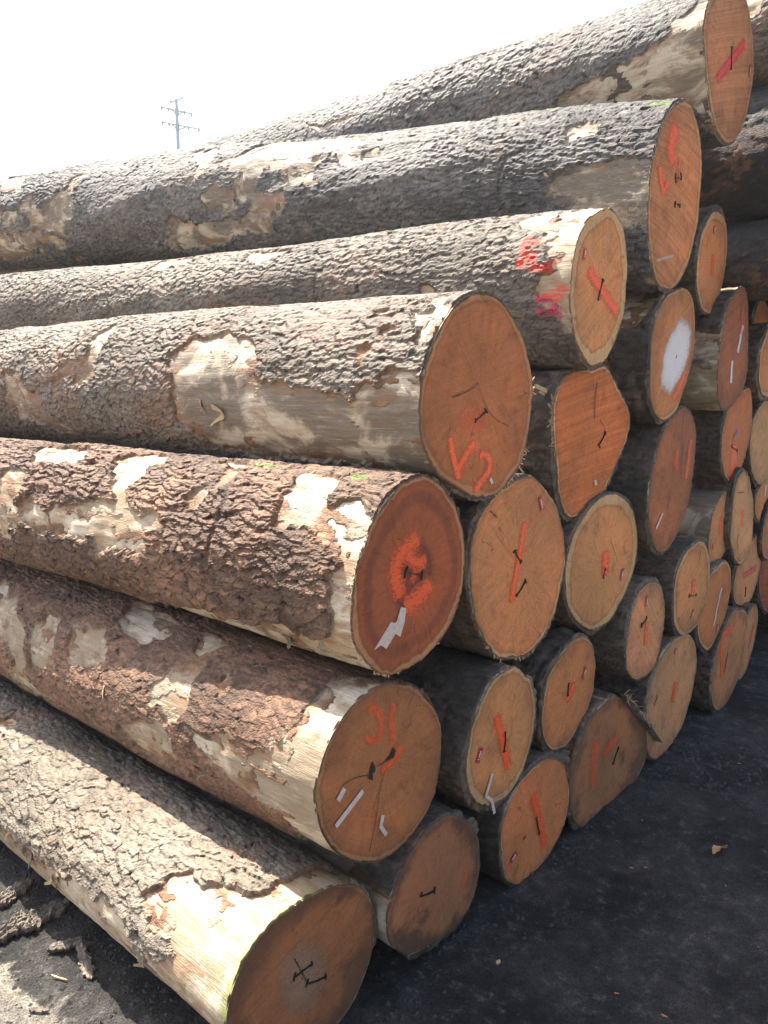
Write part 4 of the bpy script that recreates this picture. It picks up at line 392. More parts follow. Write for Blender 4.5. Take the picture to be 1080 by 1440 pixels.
def strip(name, pts, wd, m, parent, x, alpha=1., taper=True):
    P = []; pts = [np.array(p, float) for p in pts]
    for a, b in zip(pts[:-1], pts[1:]):
        k = max(2, int(np.linalg.norm(b - a) / .012)); P += [a + (b - a) * t / k for t in range(k)]
    P.append(pts[-1]); P = np.array(P)
    for _ in range(4):
        if len(P) > 4: P[1:-1] = (P[:-2] + 2 * P[1:-1] + P[2:]) / 4
    tg = np.gradient(P, axis=0); tg /= np.linalg.norm(tg, axis=1)[:, None] + 1e-9; P = np.vstack([P[0] - tg[0] * wd * .15, P, P[-1] + tg[-1] * wd * .15]); tg = np.vstack([tg[0], tg, tg[-1]])
    P = np.vstack([P[0] - tg[0] * wd * .35, P, P[-1] + tg[-1] * wd * .35]); tg = np.vstack([tg[0], tg, tg[-1]])
    nn = np.stack([-tg[:, 1], tg[:, 0]], -1); cols = np.array([-1, -.66, -.33, 0, .33, .66, 1]); ee = np.array([0, .30, .72, 1, .72, .30, 0])
    V = []; E_ = []
    n = len(P)
    for i in range(n):
        en = 0. if i in (0, n - 1) else (.55 if i in (1, n - 2) else 1.)
        for c, e in zip(cols, ee):
            q = P[i] + nn[i] * c * wd * 1.12 * (.75 if i in (0, n - 1) else 1.); V.append((x + (.0006 * math.sin(i)), q[0], q[1])); E_.append(e * en)
    me = mesh_np(name, V, grid_faces(n, 7, False)); fattr(me, 'e', E_); o = link(name, me, m, parent); o['alpha'] = float(alpha); return o
def blob(name, pts, m, parent, x, alpha=1., hard=False, depth=0.):
    P = np.array(pts, float)
    for _ in range(3): P = np.stack([.75 * P + .25 * np.roll(P, -1, 0), .25 * P + .75 * np.roll(P, -1, 0)], 1).reshape(-1, 2)
    c = P.mean(0); n = len(P); k = np.arange(n); P = c + (P - c) * (1.10 + .22 * (fbm(k * .45, k * 0. + n, n, 3)[:, None] - .5)); rings = (0.05, .5, .8, .93, 1.06) if not hard else (0.05, .5, 1.)
    V = []; E_ = []
    for k, r in enumerate(rings):
        for q in P: z = c + (q - c) * r; V.append((x, z[0], z[1])); E_.append(1. if hard else (1., .95, .75, .4, 0.)[k] if m is not M['chalk'] else (.9, .7, .5, .3, 0.)[k])
    me = mesh_np(name, V, grid_faces(len(rings), n, True)); fattr(me, 'e', E_); o = link(name, me, m, parent); o['alpha'] = float(alpha); return o
def boxes(name, segs, m, parent):
    """bars: list of (p, q, half width, half thickness) in 3-D"""
    V = []; Fq = []
    for p, q, hw, ht in segs:
        p = Vector(p); q = Vector(q); d = (q - p).normalized(); u = Vector((1, 0, 0)); v = d.cross(u)
        if v.length < .1: v = Vector((0, 1, 0))
        v.normalize(); u = v.cross(d); b = len(V)
        for e, s_ in ((p, 1.), (q, .8)):
            for a1, a2 in ((-1, -1), (1, -1), (1, 1), (-1, 1)): V.append(tuple(e + v * hw * a1 * s_ + u * ht * a2))
        Fq += [(b, b + 1, b + 2, b + 3), (b + 7, b + 6, b + 5, b + 4)] + [(b + i, b + 4 + i, b + 4 + (i + 1) % 4, b + (i + 1) % 4) for i in range(4)]
    return link(name, mesh_np(name, V, Fq, False), m, parent)
def staple(a, b, tick, parent, rng):
    a = np.array(a); b = np.array(b); d = b - a; d /= np.linalg.norm(d); nrm = np.array([-d[1], d[0]]); x = .0035; w = .0017
    mid = (a + b) / 2 + nrm * rng.uniform(-.004, .004); sk = rng.uniform(-.3, .3)
    f = lambda q: (x, q[0], q[1])
    segs = [(f(a), f(mid), w, .002), (f(mid), f(b), w, .002)]
    for e, s_ in ((a, 1), (b, -1)):
        t = nrm * tick * .5; k = d * tick * rng.uniform(.05, .3) * s_
        segs += [(f(e), f(e + t * rng.uniform(.6, 1.1) + k), w * .95, .002)]
        if rng.random() < .75: segs += [(f(e), f(e - t * rng.uniform(.4, 1) + k * rng.uniform(-.6, 1)), w * .95, .002)]
    return boxes('staple', segs, M['iron'], parent)
def label_tag(a, b, wd, parent, rng):
    a = np.array(a); b = np.array(b); d = b - a; ln = max(np.linalg.norm(d), .02); d = d / (np.linalg.norm(d) + 1e-9); nrm = np.array([-d[1], d[0]]); c = (a + b) / 2; wd = max(wd, .012)
    V = []
    for i, t in enumerate(np.linspace(-.5, .5, 4)):
        for s_ in (-.5, .5):
            q = c + d * t * ln * 1.15 + nrm * s_ * wd * (1.15 if i in (0, 3) else .8); V.append((.003 + .003 * (abs(t) * 2) ** 2, q[0], q[1]))
    o = link('label_tag', mesh_np('label_tag', V, grid_faces(4, 2, False)), M['tagm'], parent)
    segs = []
    for t in (-.28, -.08, .12, .3):
        p = c + d * t * ln; hw = wd * .24; q1 = p - nrm * hw; q2 = p + nrm * hw * rng.uniform(.3, 1); segs.append(((.0052, *q1), (.0052, *q2), .0011, .0004))
    p1 = c - d * ln * .28 - nrm * wd * .1; p2 = c + d * ln * .12 - nrm * wd * .1; segs.append(((.0058, *p1), (.0058, *p2), .0011, .0004))
    boxes('tag_print', segs, M['tagw'], o); return o
def paper(pts, wd, parent):
    o = strip('paper_strip', pts, wd, M['paper'], parent, .0040); return o

FLAKES = []
def make_flakes():
    rng = random.Random(5)
    for k in range(10):
        n = 9; out = []
        for i in range(n):
            a = 2 * PI * i / n; r = rng.uniform(.65, 1.1); out.append((math.cos(a) * r * .026, math.sin(a) * r * .013))
        V = []
        for zoff in (0.0, -.0030):
            for x, y in out: V.append((x, y, .0020 * (y / .013) + .0012 * (x / .026) + zoff + rng.uniform(-.0008, .0008)))
            V.append((0, 0, zoff + .0012))
        Fq = [];
        for i in range(n): j = (i + 1) % n; Fq += [(i, j, n), (n + 1 + j, n + 1 + i, 2 * n + 1)]
        Fs = [(i, n + 1 + i, n + 1 + (i + 1) % n) for i in range(n)] + [(i, n + 1 + (i + 1) % n, (i + 1) % n) for i in range(n)]
        me = mesh_np('bark_flake', V, Fq + Fs, False); cattr(me, 'Col', [rng.choice(((.25, .22, .18), (.2, .165, .13), (.23, .15, .1)))] * len(V)); FLAKES.append(me)
make_flakes()
FLAKES_B = []
for me in FLAKES:
    q = me.copy(); FLAKES_B.append(q); c = np.tile(np.array((.14, .08, .05, 1), np.float32), (len(q.vertices), 1)); q.attributes['Col'].data.foreach_set('color', c.ravel())
for me in FLAKES + FLAKES_B: me.materials.append(M['bark'])

def build_log(key, D, seed):
    fine = D.get('fine', False); lg = Log(D, seed); rng = random.Random(seed)
    root = bpy.data.objects.new('log', None); COL.objects.link(root); root.empty_display_size = .2
    root.location = D['c']; root.rotation_euler = (0, 0, AZ); tag(root, D['label'], 'log', 'logs stacked in the pile')
    # bark shell
    ss, ph = log_arrays(D, fine); SS, PH = np.meshgrid(ss, ph, indexing='ij')
    H, m, c = lg.bark(PH, SS); r0 = lg.core(PH, SS)
    H[0, :] = -.004; H[-1, :] = -.004
    SSd = SS.copy(); SSd[1, :] += .002 + .008 * fbm(PH[1] * 40, PH[1] * 0, seed, 3); SSd[0, :] = SSd[1, :] + .001
    V = lg.pos(PH, SSd, r0 + H).reshape(-1, 3); Fq = grid_faces(len(ss), len(ph), True)
    keep = (m.ravel()[Fq] > -.004).any(1); Fq = Fq[keep]
    used = np.unique(Fq); remap = np.full(len(V), -1); remap[used] = np.arange(len(used))
    me = mesh_np('bark', V[used], remap[Fq], not fine); cattr(me, 'Col', c.reshape(-1, 3)[used])
    bark = link('bark', me, M['bark'], root)
    # bare trunk under the bark
    if fine:
        ts = np.r_[np.arange(0, min(D['vis'], 4), .012), np.arange(min(D['vis'], 4), D['len'], .05), D['len']]; tp = np.arange(0, 2 * PI, .035)
    else:
        ts = np.r_[np.arange(0, .8, .03), np.arange(.8, D['len'], .2), D['len']]; tp = np.arange(0, 2 * PI, .09)
    TS, TP = np.meshgrid(ts, tp, indexing='ij'); tr = lg.core(TP, TS) + (fbm(TS * 16, TP * lg.rm * 40, seed + 90, 4) - .5) * .009 * sst(.0, .04, TS)
    me = mesh_np('trunk', lg.pos(TP, TS, tr).reshape(-1, 3), grid_faces(len(ts), len(tp), True))
    # the far sawn end, part of the trunk mesh's own ring
    mo = np.zeros(TS.shape); pa = np.zeros(TS.shape)
    for (s0, p0, rs, rp, cn) in D.get('spots') or []:
        d = np.hypot((TS - s0) / rs, (TP - math.radians(p0)) * lg.rm / rp) + (fbm(TS * 40, TP * 10, seed + 70, 3) - .5) * .9; q = 1 - sst(.5, 1.1, d)
        if cn == 'moss': mo = np.maximum(mo, q)
        else: pa = np.maximum(pa, q)
    mk = lg.barkmask(TP, TS); fattr(me, 'edge', (sst(-.05, -.005, mk) * sst(.40, .6, fbm(TS * 9, TP * lg.rm * 14, seed + 77, 3))).ravel())
    fattr(me, 'moss', mo.ravel()); fattr(me, 'paint', pa.ravel())
    t = link('trunk', me, M['trunk'], root); t['grey'] = float(D.get('grey', .3)); t['seed'] = float(seed % 97) * 1.37
    # sawn end faces
    N = 120; pp = np.arange(N) / N * 2 * PI; rings = np.r_[0.002, np.linspace(.05, .97, 20), .99, 1.0]
    pith = np.array(D.get('pith', (0., 0.))); R1 = lg.core(pp, np.zeros(N)) + .002 + (fbm(pp * 30, pp * 0, seed + 3, 3) - .5) * .010 + (fbm(pp * 3, pp * 0, seed + 4, 2) - .5) * .012
    B_ = np.stack([R1 * np.cos(pp), R1 * np.sin(pp)], -1); V = []; rn = []
    for r in rings:
        q = pith + (B_ - pith) * r; x = (fbm(q[:, 0] * 14 + 5, q[:, 1] * 14, seed + 8, 3) - .5) * .0022 - (.004 if r > .995 else 0) ; V.append(np.stack([x, q[:, 0], q[:, 1]], -1)); rn.append(np.full(N, r))
    V = np.concatenate(V); rn = np.concatenate(rn); Fq = grid_faces(len(rings), N, True)[:, ::-1]
    me = mesh_np('cut_face', np.vstack([V]), Fq); fattr(me, 'rn', rn); da = me.attributes.new('dir', 'FLOAT_VECTOR', 'POINT'); dv = V[:, 1:3] - pith; an = dv / (np.linalg.norm(dv, axis=1)[:, None] + 1e-9); da.data.foreach_set('vector', np.stack([rn * .5, an[:, 0], an[:, 1]], -1).astype(np.float32).ravel())
    face = link('cut_face', me, M['face'], root); face.color = (*[a * b for a, b in zip(D.get('heart', (.30, .135, .06)), (1.42, 1.31, 1.14))], 1); face['seed'] = float(seed % 89) * 1.13
    for k, v in (('sap', .07), ('dark', 0.), ('dirt', .28), ('saw', .6), ('sapb', .6), ('moss', 0.), ('sawk', 1.35)): face[k] = float(D.get(k, v))
    bs = D['len']; VB = lg.pos(pp, np.full(N, bs), lg.core(pp, np.full(N, bs)) * .99)
    ctr = VB.mean(0); VV = np.vstack([ctr + (VB - ctr) * .02, VB]); me2 = mesh_np('cut_face', VV, grid_faces(2, N, True)); fattr(me2, 'rn', np.r_[np.zeros(N), np.full(N, .96)])
    f2 = link('cut_face', me2, M['face'], root); f2.color = face.color; f2['seed'] = face['seed'] + 3
    for k in ('sap', 'dark', 'dirt', 'saw', 'sapb', 'moss', 'sawk'): f2[k] = face[k]
    # marks
    x = .0022
    for d in D['dec']:
        x += .0002
        if d[0] == 'stroke': strip('paint_mark', d[1], d[2] * 1.25, M[d[3]], face, x, d[4])
        elif d[0] == 'crack': strip('crack', d[1], max(d[2] * .6, .0022), M['crackm'], face, x, .9)
        elif d[0] == 'staple': staple(d[1], d[2], d[3], face, rng)
        elif d[0] == 'tag': label_tag(d[1], d[2], d[3], face, rng)
        elif d[0] == 'paper':
            paper_obj(d[1], d[2], face, rng)
        elif d[0] == 'chalk': blob('chalk_patch', d[1], M['chalk'], face, x, .6)
        elif d[0] == 'whitepatch': blob('paint_patch', d[1], M['white'], face, x, 1.)
        elif d[0] == 'label': slab_poly('paper_label', d[1], M['paper'], face, .0030, .0012)
        elif d[0] == 'hole': slab_poly('rot_hole', d[1], M['hole'], face, .0026, .0006)
    # loose flakes standing proud of the bark
    nf = D.get('flakes', 0); lib = FLAKES_B if D.get('style') == 'block' else FLAKES
    if nf:
        k = 0; tries = 0
        while k < nf and tries < nf * 6:
            tries += 1; s_ = rng.uniform(.03, D['vis']); p_ = math.radians(rng.uniform(D.get('f0', 60), D.get('f1', 200)))
            a = np.array([s_]); b = np.array([p_]); h, mm, _ = lg.bark(b, a)
            if lg.barkmask(b, a)[0] < .012: continue
            r = float(lg.core(b, a)[0] + h[0]) + .0015; P = lg.pos(b, a, np.array([r]))[0]
            X = Vector((-1, D['ay'], D['az'])).normalized(); Z = Vector((0, math.cos(p_), math.sin(p_))); Y = Z.cross(X).normalized(); Z = X.cross(Y)
            mt = Matrix((X, Y, Z)).transposed().to_4x4(); sc = rng.uniform(.4, .95)
            o = link('bark_flake', rng.choice(lib), None, bark)
            o.matrix_local = Matrix.Translation(P) @ mt @ Matrix.Rotation(rng.uniform(-.5, .5) + .35, 4, 'Z') @ Matrix.Rotation(rng.uniform(-.06, .10), 4, 'X') @ Matrix.Scale(sc, 4); k += 1
    # frayed wood fibres at the saw edge
    for (a0, a1, cnt, ln) in D.get('fray', []):
        segs = []
        for _ in range(cnt):
            p_ = math.radians(rng.uniform(a0, a1)); r = float(lg.core(np.array([p_]), np.array([0.]))[0]); l_ = ln * rng.uniform(.3, 1.); dr = rng.uniform(.3, 1.)
            p = Vector((-.004, r * math.cos(p_) * .995, r * math.sin(p_) * .995)); q = p + Vector((rng.uniform(-.3, .4) * l_, math.cos(p_ + rng.uniform(-.7, .7)) * l_ * dr, math.sin(p_ + rng.uniform(-.7, .7)) * l_ * dr)); segs.append((p, q, rng.uniform(.0010, .0026), .0009))
        o = boxes('frayed_fibre', segs, M['fibre'], root); o['kind'] = 'stuff'
    if 'flap' in D:
        Pn = np.array(D['flap']); q = np.linspace(0, len(Pn) - 1, 36); cl = np.stack([np.interp(q, np.arange(len(Pn)), Pn[:, 0]), np.interp(q, np.arange(len(Pn)), Pn[:, 1])], -1)
        out = cl / np.linalg.norm(cl, axis=1)[:, None]; V = []; a = np.linspace(0, 2 * PI, 14, endpoint=False)
        for i in range(36):
            th = .016 * (1 - abs(2 * i / 35 - 1) ** 4 * .6)
            for j, aa in enumerate(a):
                nz_ = .75 + .6 * float(fbm(np.array([i * .25]), np.array([j * 1.3]), 5, 3)[0]); V.append((.004 + math.cos(aa) * .035 * nz_ - .012, cl[i, 0] + out[i, 0] * (.008 + math.sin(aa) * th * nz_), cl[i, 1] + out[i, 1] * (.008 + math.sin(aa) * th * nz_)))
        link('bark_flap', mesh_np('bark_flap', V, grid_faces(36, 14, True), False), M['slab'], root)
        segs = []
        for _ in range(46):
            i = min(35, int(abs(rng.gauss(5, 7)))); p = Vector((.01 + rng.uniform(-.01, .02), cl[i, 0] + out[i, 0] * .012, cl[i, 1] + out[i, 1] * .012)); l_ = rng.uniform(.015, .05)
            segs.append((p, p + Vector((rng.uniform(-.2, .8) * l_, rng.uniform(-.2, 1) * l_, rng.uniform(-.9, .35) * l_)), .0011, .0009))
        o = boxes('frayed_fibre', segs, M['fibre'], root); o['kind'] = 'stuff'
    for (s0, p0, ln, ang, wd, mk_) in D.get('torn', []):
        p_ = math.radians(p0); n_ = 9; V = []; k0 = rng.uniform(-.6, .6)
        for i in range(n_):
            t_ = i / (n_ - 1); a_ = ang + k0 * t_; s_ = s0 + math.cos(a_) * ln * t_; pq = p_ + math.sin(a_) * ln * t_ / lg.rm; w_ = wd * (1 - .75 * t_) * rng.uniform(.7, 1.2)
            for sg in (-1, 1):
                sa = s_ - math.sin(a_) * w_ * sg; pb = pq + math.cos(a_) * w_ * sg / lg.rm; r_ = float(lg.core(np.array([pb]), np.array([sa]))[0]) + .004 + .013 * t_ ** 1.6 + .002 * sg
                V.append(lg.pos(np.array([pb]), np.array([sa]), np.array([r_]))[0])
        V = np.array(V); n2 = len(V); c_ = V.mean(0); V = np.vstack([V, V - np.array([0, math.cos(p_), math.sin(p_)]) * .0022]); Fq = grid_faces(n_, 2, False).tolist(); Fq += [[n2 + i for i in f[::-1]] for f in Fq[:]]
        link('bark_strip', mesh_np('bark_strip', V, Fq, False), M[mk_], root)
    for p, q, hw in D.get('splinters', []): boxes('splinter', [((-.03, *p), (.004, *q), hw, hw * .6)], M['fibre'], root)
    return root, lg
def slab_poly(name, pts, m, parent, x, th):
    P = np.array(pts); c = P.mean(0); n = len(P); V = []
    for xx, r in ((x - th, 1.), (x, 1.), (x + .0006, .5), (x, .04)):
        for q in P: z = c + (q - c) * r; V.append((xx, z[0], z[1]))
    return link(name, mesh_np(name, V, grid_faces(4, n, True), False), m, parent)
def paper_obj(pts, wd, parent, rng):
    pts = [np.array(p, float) for p in pts]; V = []
    n = len(pts)
    for i, p in enumerate(pts):
        t = (pts[min(i + 1, n - 1)] - pts[max(i - 1, 0)]); t /= np.linalg.norm(t); nn = np.array([-t[1], t[0]])
        for s_ in (-.5, .5): q = p + nn * s_ * wd; V.append((.0038 + .0012 * (s_ > 0) + .002 * (i % 2), q[0], q[1]))
    n2 = len(V); V += [(x - .0009, y, z) for x, y, z in V[:n2]]
    Fq = grid_faces(n, 2, False).tolist(); Fq += [[n2 + i for i in f[::-1]] for f in Fq[:]]
    return link('paper_strip', mesh_np('paper_strip', V, Fq, False), M['paper'], parent)

# ------------------------------------------------------------------ ground
def gaxis(lo, hi, step, far):
    a = list(np.arange(lo, hi, step)); s = step
    x = hi
    while x < far: a.append(x); s *= 1.35; x += s
    a.append(far); s = step; x = lo - step; pre = []
    while x > -far: pre.append(x); s *= 1.35; x -= s
    pre.append(-far); return np.array(pre[::-1] + a)
gx = gaxis(-1.9, 3.2, .0135, 900); gy = gaxis(1.3, 5.2, .0150, 900)
GX, GY = np.meshgrid(gx, gy, indexing='ij'); 
def ground_h(X, Y):
    near = sst(14, 3, np.hypot(X, Y))
    h = (fbm(X * 1.4, Y * 1.4, 3, 3) - .5) * .035 + (fbm(X * 9, Y * 9, 8, 4) - .5) * .018
    f1, f2, i_, dx, dy = worley(X * 11 + (fbm(X * 5, Y * 5, 2, 2) - .5) * 2, Y * 11, 44); lump = sst(.62, .80, fbm(X * 2.1 + 3, Y * 2.1, 71, 3) + .16 * sst(-.2, -1.0, X - Y * .0)) 
    h = h + (fbm(X * 26, Y * 26, 18, 3) - .5) * .010
    h = h + lump * .026 * np.clip(1 - f1 * 1.3, 0, 1) * (i_ > .35)
    return h * near - .012
GZ = ground_h(GX, GY)
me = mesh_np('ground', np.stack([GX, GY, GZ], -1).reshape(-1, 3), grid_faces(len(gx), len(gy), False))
pl = 1.1 * sst(.90, .58, .669 * GX + .743 * GY) * sst(.4, -.3, GX); pl = np.maximum(pl, 1.15 * sst(-.1, 1.1, .743 * GX - .669 * GY)); pl = np.maximum(pl, 1.15 * sst(6, 12, np.hypot(GX, GY))); fattr(me, 'pale', pl.ravel())  # unseen ground left and behind camera paled to bounce warm light onto the logs
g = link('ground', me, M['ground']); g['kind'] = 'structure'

# ------------------------------------------------------------------ the pile
BUILT = {}
for i, (k, D) in enumerate(LOGS.items()): BUILT[k] = build_log(k, D, 101 + i * 37)

# ------------------------------------------------------------------ utility pole far behind
def tube_bm(bm, p, q, r0, r1, n=10):
    p = Vector(p); q = Vector(q); d = q - p; rot = d.to_track_quat('Z', 'Y').to_matrix().to_4x4()
    bmesh.ops.create_cone(bm, cap_ends=True, segments=n, radius1=r0, radius2=r1, depth=d.length, matrix=Matrix.Translation((p + q) / 2) @ rot)
def bm_obj(name, bm, m, parent):
    me = bpy.data.meshes.new(name); bm.to_mesh(me); bm.free(); return link(name, me, m, parent)
POLE_Y = 62.0
def utility_pole():
    root = bpy.data.objects.new('utility_pole', None); COL.objects.link(root); root.location = (-15.5, POLE_Y, 0)
    tag(root, 'pale steel utility pole with two crossarms rising behind the log pile', 'utility pole')
    top = 22.85; bm = bmesh.new(); tube_bm(bm, (0, 0, -.1), (0, 0, top), .36, .10, 14); bm_obj('pole_shaft', bm, M['steel'], root)
    tilt = .19
    def arm(z, hl, hr, drop):
        bm = bmesh.new(); tube_bm(bm, (-hl, 0, z + hl * tilt), (hr, 0, z - hr * tilt * drop), .055, .055, 8)
        tube_bm(bm, (-hl * .35, 0, z + hl * .35 * tilt - .05), (0, 0, z - .3), .05, .05, 8); tube_bm(bm, (hr * .4, 0, z - hr * .4 * tilt * drop - .03), (0, 0, z - .35), .05, .05, 8)
        tube_bm(bm, (0, 0, z - .35), (0, 0, z + .12), .17, .15, 12)
        a = bm_obj('crossarm', bm, M['steel'], root)
        for x in (-hl, -hl * .55, hr * .5, hr):
            zz = z - x * tilt * (1 if x < 0 else drop); bm = bmesh.new()
            for k in range(3): tube_bm(bm, (x, 0, zz + .02 - k * .10), (x, 0, zz + .09 - k * .10), .10, .06, 8)
            tube_bm(bm, (x, 0, zz - .25), (x, 0, zz + .1), .03, .03, 6); bm_obj('insulator', bm, M['insul'], a)
    arm(22.08, 1.12, 1.1, 1.2); arm(21.03, 1.12, 1.6, .9)
    bm = bmesh.new(); tube_bm(bm, (-.42, 0, top - .22), (.42, 0, top + .04), .05, .05, 8); a = bm_obj('crossarm', bm, M['steel'], root)
    for x, z in ((-.42, top - .2), (.42, top + .06)):
        bm = bmesh.new(); tube_bm(bm, (x, 0, z - .08), (x, 0, z + .12), .10, .06, 8); bm_obj('insulator', bm, M['insul'], a)
utility_pole()

# ------------------------------------------------------------------ litter on the ground
rl = random.Random(11)
def rough_piece(name, lx, ly, lz, m, seed, nx=8, ny=5):
    """a broken strip: ragged outline, ridged top, flat underside"""
    u = np.linspace(-1, 1, nx); v = np.linspace(-1, 1, ny); U, Vv = np.meshgrid(u, v, indexing='ij')
    w = (1 - .5 * np.abs(U) ** 3) * (.8 + .5 * (fbm(U * 3, U * 0, seed, 3) - .5)) ; bend = .10 * np.sin(U * 1.4 + seed) * lx * .35
    X = U * lx * .5 * (1 + .22 * (fbm(Vv * 4, Vv * 0, seed + 5, 3) - .5)); Y = Vv * ly * .5 * (w + 1.1 * np.abs(Vv) ** 3 * (fbm(U * 7, np.sign(Vv) * 3 + 4, seed + 2, 4) - .5)) + bend
    f1, f2, idn, dx, dy = worley(X / .030 + fbm(X * 80, Y * 80, seed, 2), Y / .010, seed + 8)
    Z = lz * (.30 * np.sqrt(np.clip(1 - .85 * Vv ** 2, 0, 1)) + .7 * (fbm(X * 60, Y * 90, seed + 3, 4) - .35) + .35 * idn * sst(0, .2, f2 - f1)) + lz * .25
    top = np.stack([X, Y, Z], -1).reshape(-1, 3); bot = np.stack([X * .97, Y * .95, Z - lz * .55], -1).reshape(-1, 3); n = nx * ny
    Fq = grid_faces(nx, ny, False).tolist(); G = [[n + i for i in f[::-1]] for f in Fq]
    bd = [i for i in range(ny)] + [k * ny + ny - 1 for k in range(1, nx)] + [(nx - 1) * ny + j for j in range(ny - 2, -1, -1)] + [k * ny for k in range(nx - 2, 0, -1)]
    side = [(bd[i], bd[(i + 1) % len(bd)], n + bd[(i + 1) % len(bd)], n + bd[i]) for i in range(len(bd))]
    me = mesh_np(name, np.vstack([top, bot]), Fq + G + side, False); me.materials.append(m)
    if m is M['bark']:
        k = idn.reshape(-1, 1); c = np.array((.10, .075, .055)) * (1 - k) + np.array((.24, .195, .15)) * k; cattr(me, 'Col', np.vstack([c, c * 0 + np.array((.17, .09, .05))]))
    return me
def lie(name, me, x, y, rz, label, cat, group=None, dz=0., tilt=0.):
    o = bpy.data.objects.new(name, me); COL.objects.link(o); z = float(ground_h(np.array([x]), np.array([y]))[0])
    o.location = (x, y, z + dz); o.rotation_euler = (tilt, tilt * .5, rz); tag(o, label, cat, group); return o
lie('bark_slab', rough_piece('bark_slab', .24, .085, .030, M['bark'], 1, 70, 26), -1.08, 2.13, .75, 'thick dark bark slab lying on the ground at the left picture edge', 'bark slab', dz=.005)
lie('bark_slab', rough_piece('bark_slab', .13, .06, .028, M['bark'], 2, 40, 20), -1.19, 2.26, 1.3, 'broken grey bark lump behind the thick bark slab at the left edge', 'bark slab', dz=.0)
lie('bark_slab', rough_piece('bark_slab', .16, .040, .016, M['bark'], 3, 46, 14), -.845, 1.965, -.95, 'curved strip of bark lying where sunlit ground meets the log shadow', 'bark slab', dz=.004)
lie('bark_slab', rough_piece('bark_slab', .09, .045, .016, M['bark'], 6, 30, 14), -.93, 2.03, .3, 'short ragged bark piece between the thick slab and the curved strip', 'bark slab', dz=.002)
lie('wood_chip', rough_piece('wood_chip', .050, .018, .012, M['slab'], 4, 14, 7), -.90, 1.79, .1, 'brown bark chip alone on the pale sunlit ground', 'wood chip', dz=.003)
lie('twig', rough_piece('twig', .055, .006, .005, M['fibre'], 5, 8, 4), -.895, 1.905, -.4, 'thin pale splinter on the sunlit ground', 'twig', dz=.004)
V = []; q = np.linspace(0, 1, 12)
for a in q:
    wl = .014 * math.sin(PI * min(1, a * 1.08 + .03)) ** .8 * (1 + .25 * math.sin(a * 23))
    for k, b in enumerate((-1, -.5, 0, .5, 1)): V.append(((a - .5) * .066, b * wl + .006 * math.sin(a * 3), .004 + .010 * abs(b) * math.sin(a * 4 + b) + .009 * a * a - .002 * (k == 2)))
n_ = len(V); V += [(x, y, z - .0008) for x, y, z in V]; Fl = grid_faces(12, 5, False).tolist(); Fl += [[n_ + i for i in f[::-1]] for f in Fl[:]]
lm = mesh_np('dry_leaf', V, Fl); lm.materials.append(M['leafm'])
lie('dry_leaf', lm, 1.18, 2.50, .35, 'curled orange brown dry leaf alone on the dark ground right of the pile', 'leaf', dz=.006)
lie('wood_chip', rough_piece('wood_chip', .016, .013, .010, M['chip_pale'], 8, 5, 4), .325, 1.97, .9, 'small whitish square wood chip in front of the dirty dark log end', 'wood chip', dz=.004)
chips = [rough_piece('wood_chip', .020, .009, .004, M['chip'], 20 + k, 6, 4) for k in range(4)]
for k in range(24):
    for _ in range(40):
        x = rl.uniform(.05, 2.4); y = rl.uniform(1.6, 4.2)
        d = .743 * x - .669 * y
        if d > -1.1 and not (abs(x - 1.18) < .08 and abs(y - 2.5) < .1): break
    o = lie('wood_chip', rl.choice(chips), x, y, rl.uniform(0, 6.28), 'tiny orange brown wood chip among others on the dark ground before the pile', 'wood chip', 'wood chips on the dark ground', dz=.003)
    s_ = rl.uniform(.35, .9); o.scale = (s_, s_ * rl.uniform(.6, 1.2), s_)
# clods and crumbs nobody could count
V = []; Fq = []
base = [(-1, 0, 0), (1, 0, 0), (0, -1, 0), (0, 1, 0), (0, 0, -.6), (0, 0, 1)]; tri = [(0, 2, 5), (2, 1, 5), (1, 3, 5), (3, 0, 5), (2, 0, 4), (1, 2, 4), (3, 1, 4), (0, 3, 4)]
pts = []
for k in range(5200):
    if k < 3600:
        x = rl.uniform(-.1, 2.6); y = rl.uniform(1.5, 4.6)
        if .743 * x - .669 * y < -1.22: continue
        s_ = .0010 + .007 * rl.random() ** 5
    elif k < 5000:
        x = rl.uniform(-1.5, -.6); y = rl.uniform(1.5, 2.9); s_ = .0012 + .010 * rl.random() ** 4
    else:
        x = rl.gauss(1.42, .13); y = rl.gauss(3.1, .12); s_ = .003 + .02 * rl.random() ** 2
    pts.append((x, y, s_))
for k in range(1800):
    d_ = rl.uniform(1.2, 4.9); n_ = -1.24 + abs(rl.gauss(0, .11)); pts.append((.669 * d_ + .743 * n_, .743 * d_ - .669 * n_, .0015 + .010 * rl.random() ** 4))
for k in range(900):
    d_ = 1.12 - .12 - abs(rl.gauss(0, .09)); n_ = rl.uniform(-3.2, -1.2); pts.append((.669 * d_ + .743 * n_, .743 * d_ - .669 * n_, .0015 + .011 * rl.random() ** 4))
px_ = np.array(pts); hz = ground_h(px_[:, 0], px_[:, 1])
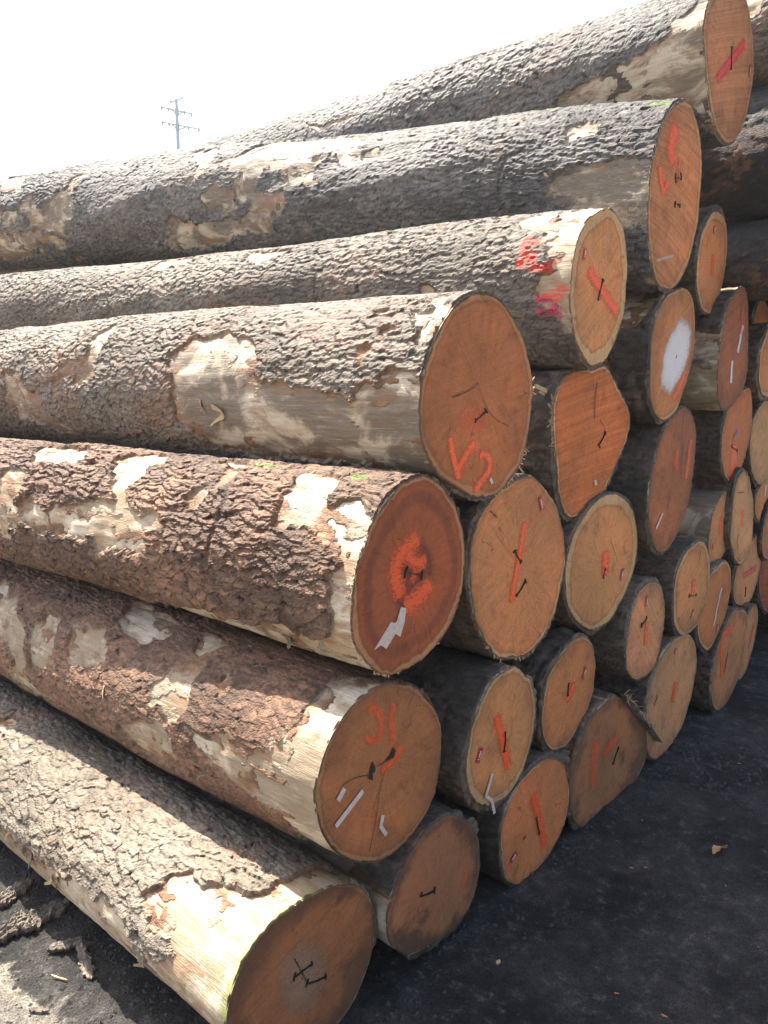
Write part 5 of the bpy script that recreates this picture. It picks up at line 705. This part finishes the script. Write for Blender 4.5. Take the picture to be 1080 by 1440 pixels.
for (x, y, s_), z in zip(pts, hz):
    b = len(V); a = rl.uniform(0, 6.28); ca, sa = math.cos(a), math.sin(a)
    for vx, vy, vz in base:
        vx *= rl.uniform(.6, 1.5); vy *= rl.uniform(.5, 1.1); V.append((x + s_ * (vx * ca - vy * sa), y + s_ * (vx * sa + vy * ca), z + s_ * vz * rl.uniform(.5, .9)))
    Fq += [(b + i, b + j, b + l) for i, j, l in tri]
o = link('soil_clods', mesh_np('soil_clods', V, Fq, False), M['clod']); o['kind'] = 'stuff'; o['label'] = 'scattered dark soil clods and crumbs over the yard ground'

V = []; Fq = []; pts = []
for k in range(5200):
    x = rl.uniform(-.1, 2.8); y = rl.uniform(1.5, 4.8)
    if k > 3400: x = rl.uniform(-1.6, -.55); y = rl.uniform(1.5, 3.0)
    elif .743 * x - .669 * y < -1.2: continue
    pts.append((x, y, .0007 + .0028 * rl.random() ** 4))
px_ = np.array(pts); hz = ground_h(px_[:, 0], px_[:, 1])
for (x, y, s_), z in zip(pts, hz):
    b = len(V); a = rl.uniform(0, 6.28); ca, sa = math.cos(a), math.sin(a)
    for vx, vy, vz in base: vx *= rl.uniform(.6, 1.8); V.append((x + s_ * (vx * ca - vy * sa), y + s_ * (vx * sa + vy * ca), z + s_ * vz * .7))
    Fq += [(b + i, b + j, b + l) for i, j, l in tri]
o = link('soil_grit', mesh_np('soil_grit', V, Fq, False), M['grit']); o['kind'] = 'stuff'; o['label'] = 'fine pale grit strewn over the dark yard ground'

# ------------------------------------------------------------------ thin sunlit haze in the air
hm = bpy.data.materials.new('haze'); hm.use_nodes = True; hn = hm.node_tree; hn.nodes.clear()
ho = hn.nodes.new('ShaderNodeOutputMaterial'); pv = hn.nodes.new('ShaderNodeVolumePrincipled'); hn.links.new(pv.outputs[0], ho.inputs['Volume'])
pv.inputs['Color'].default_value = (.93, .96, 1.0, 1); pv.inputs['Density'].default_value = .0019; pv.inputs['Anisotropy'].default_value = .45
bm = bmesh.new(); bmesh.ops.create_cube(bm, size=1.0); hz_o = bm_obj('haze', bm, hm, None)
hz_o.scale = (1900, 1900, 26.0); hz_o.location = (0, 0, 11.7); hz_o['kind'] = 'stuff'; hz_o['label'] = 'thin pale haze in the air over the yard'
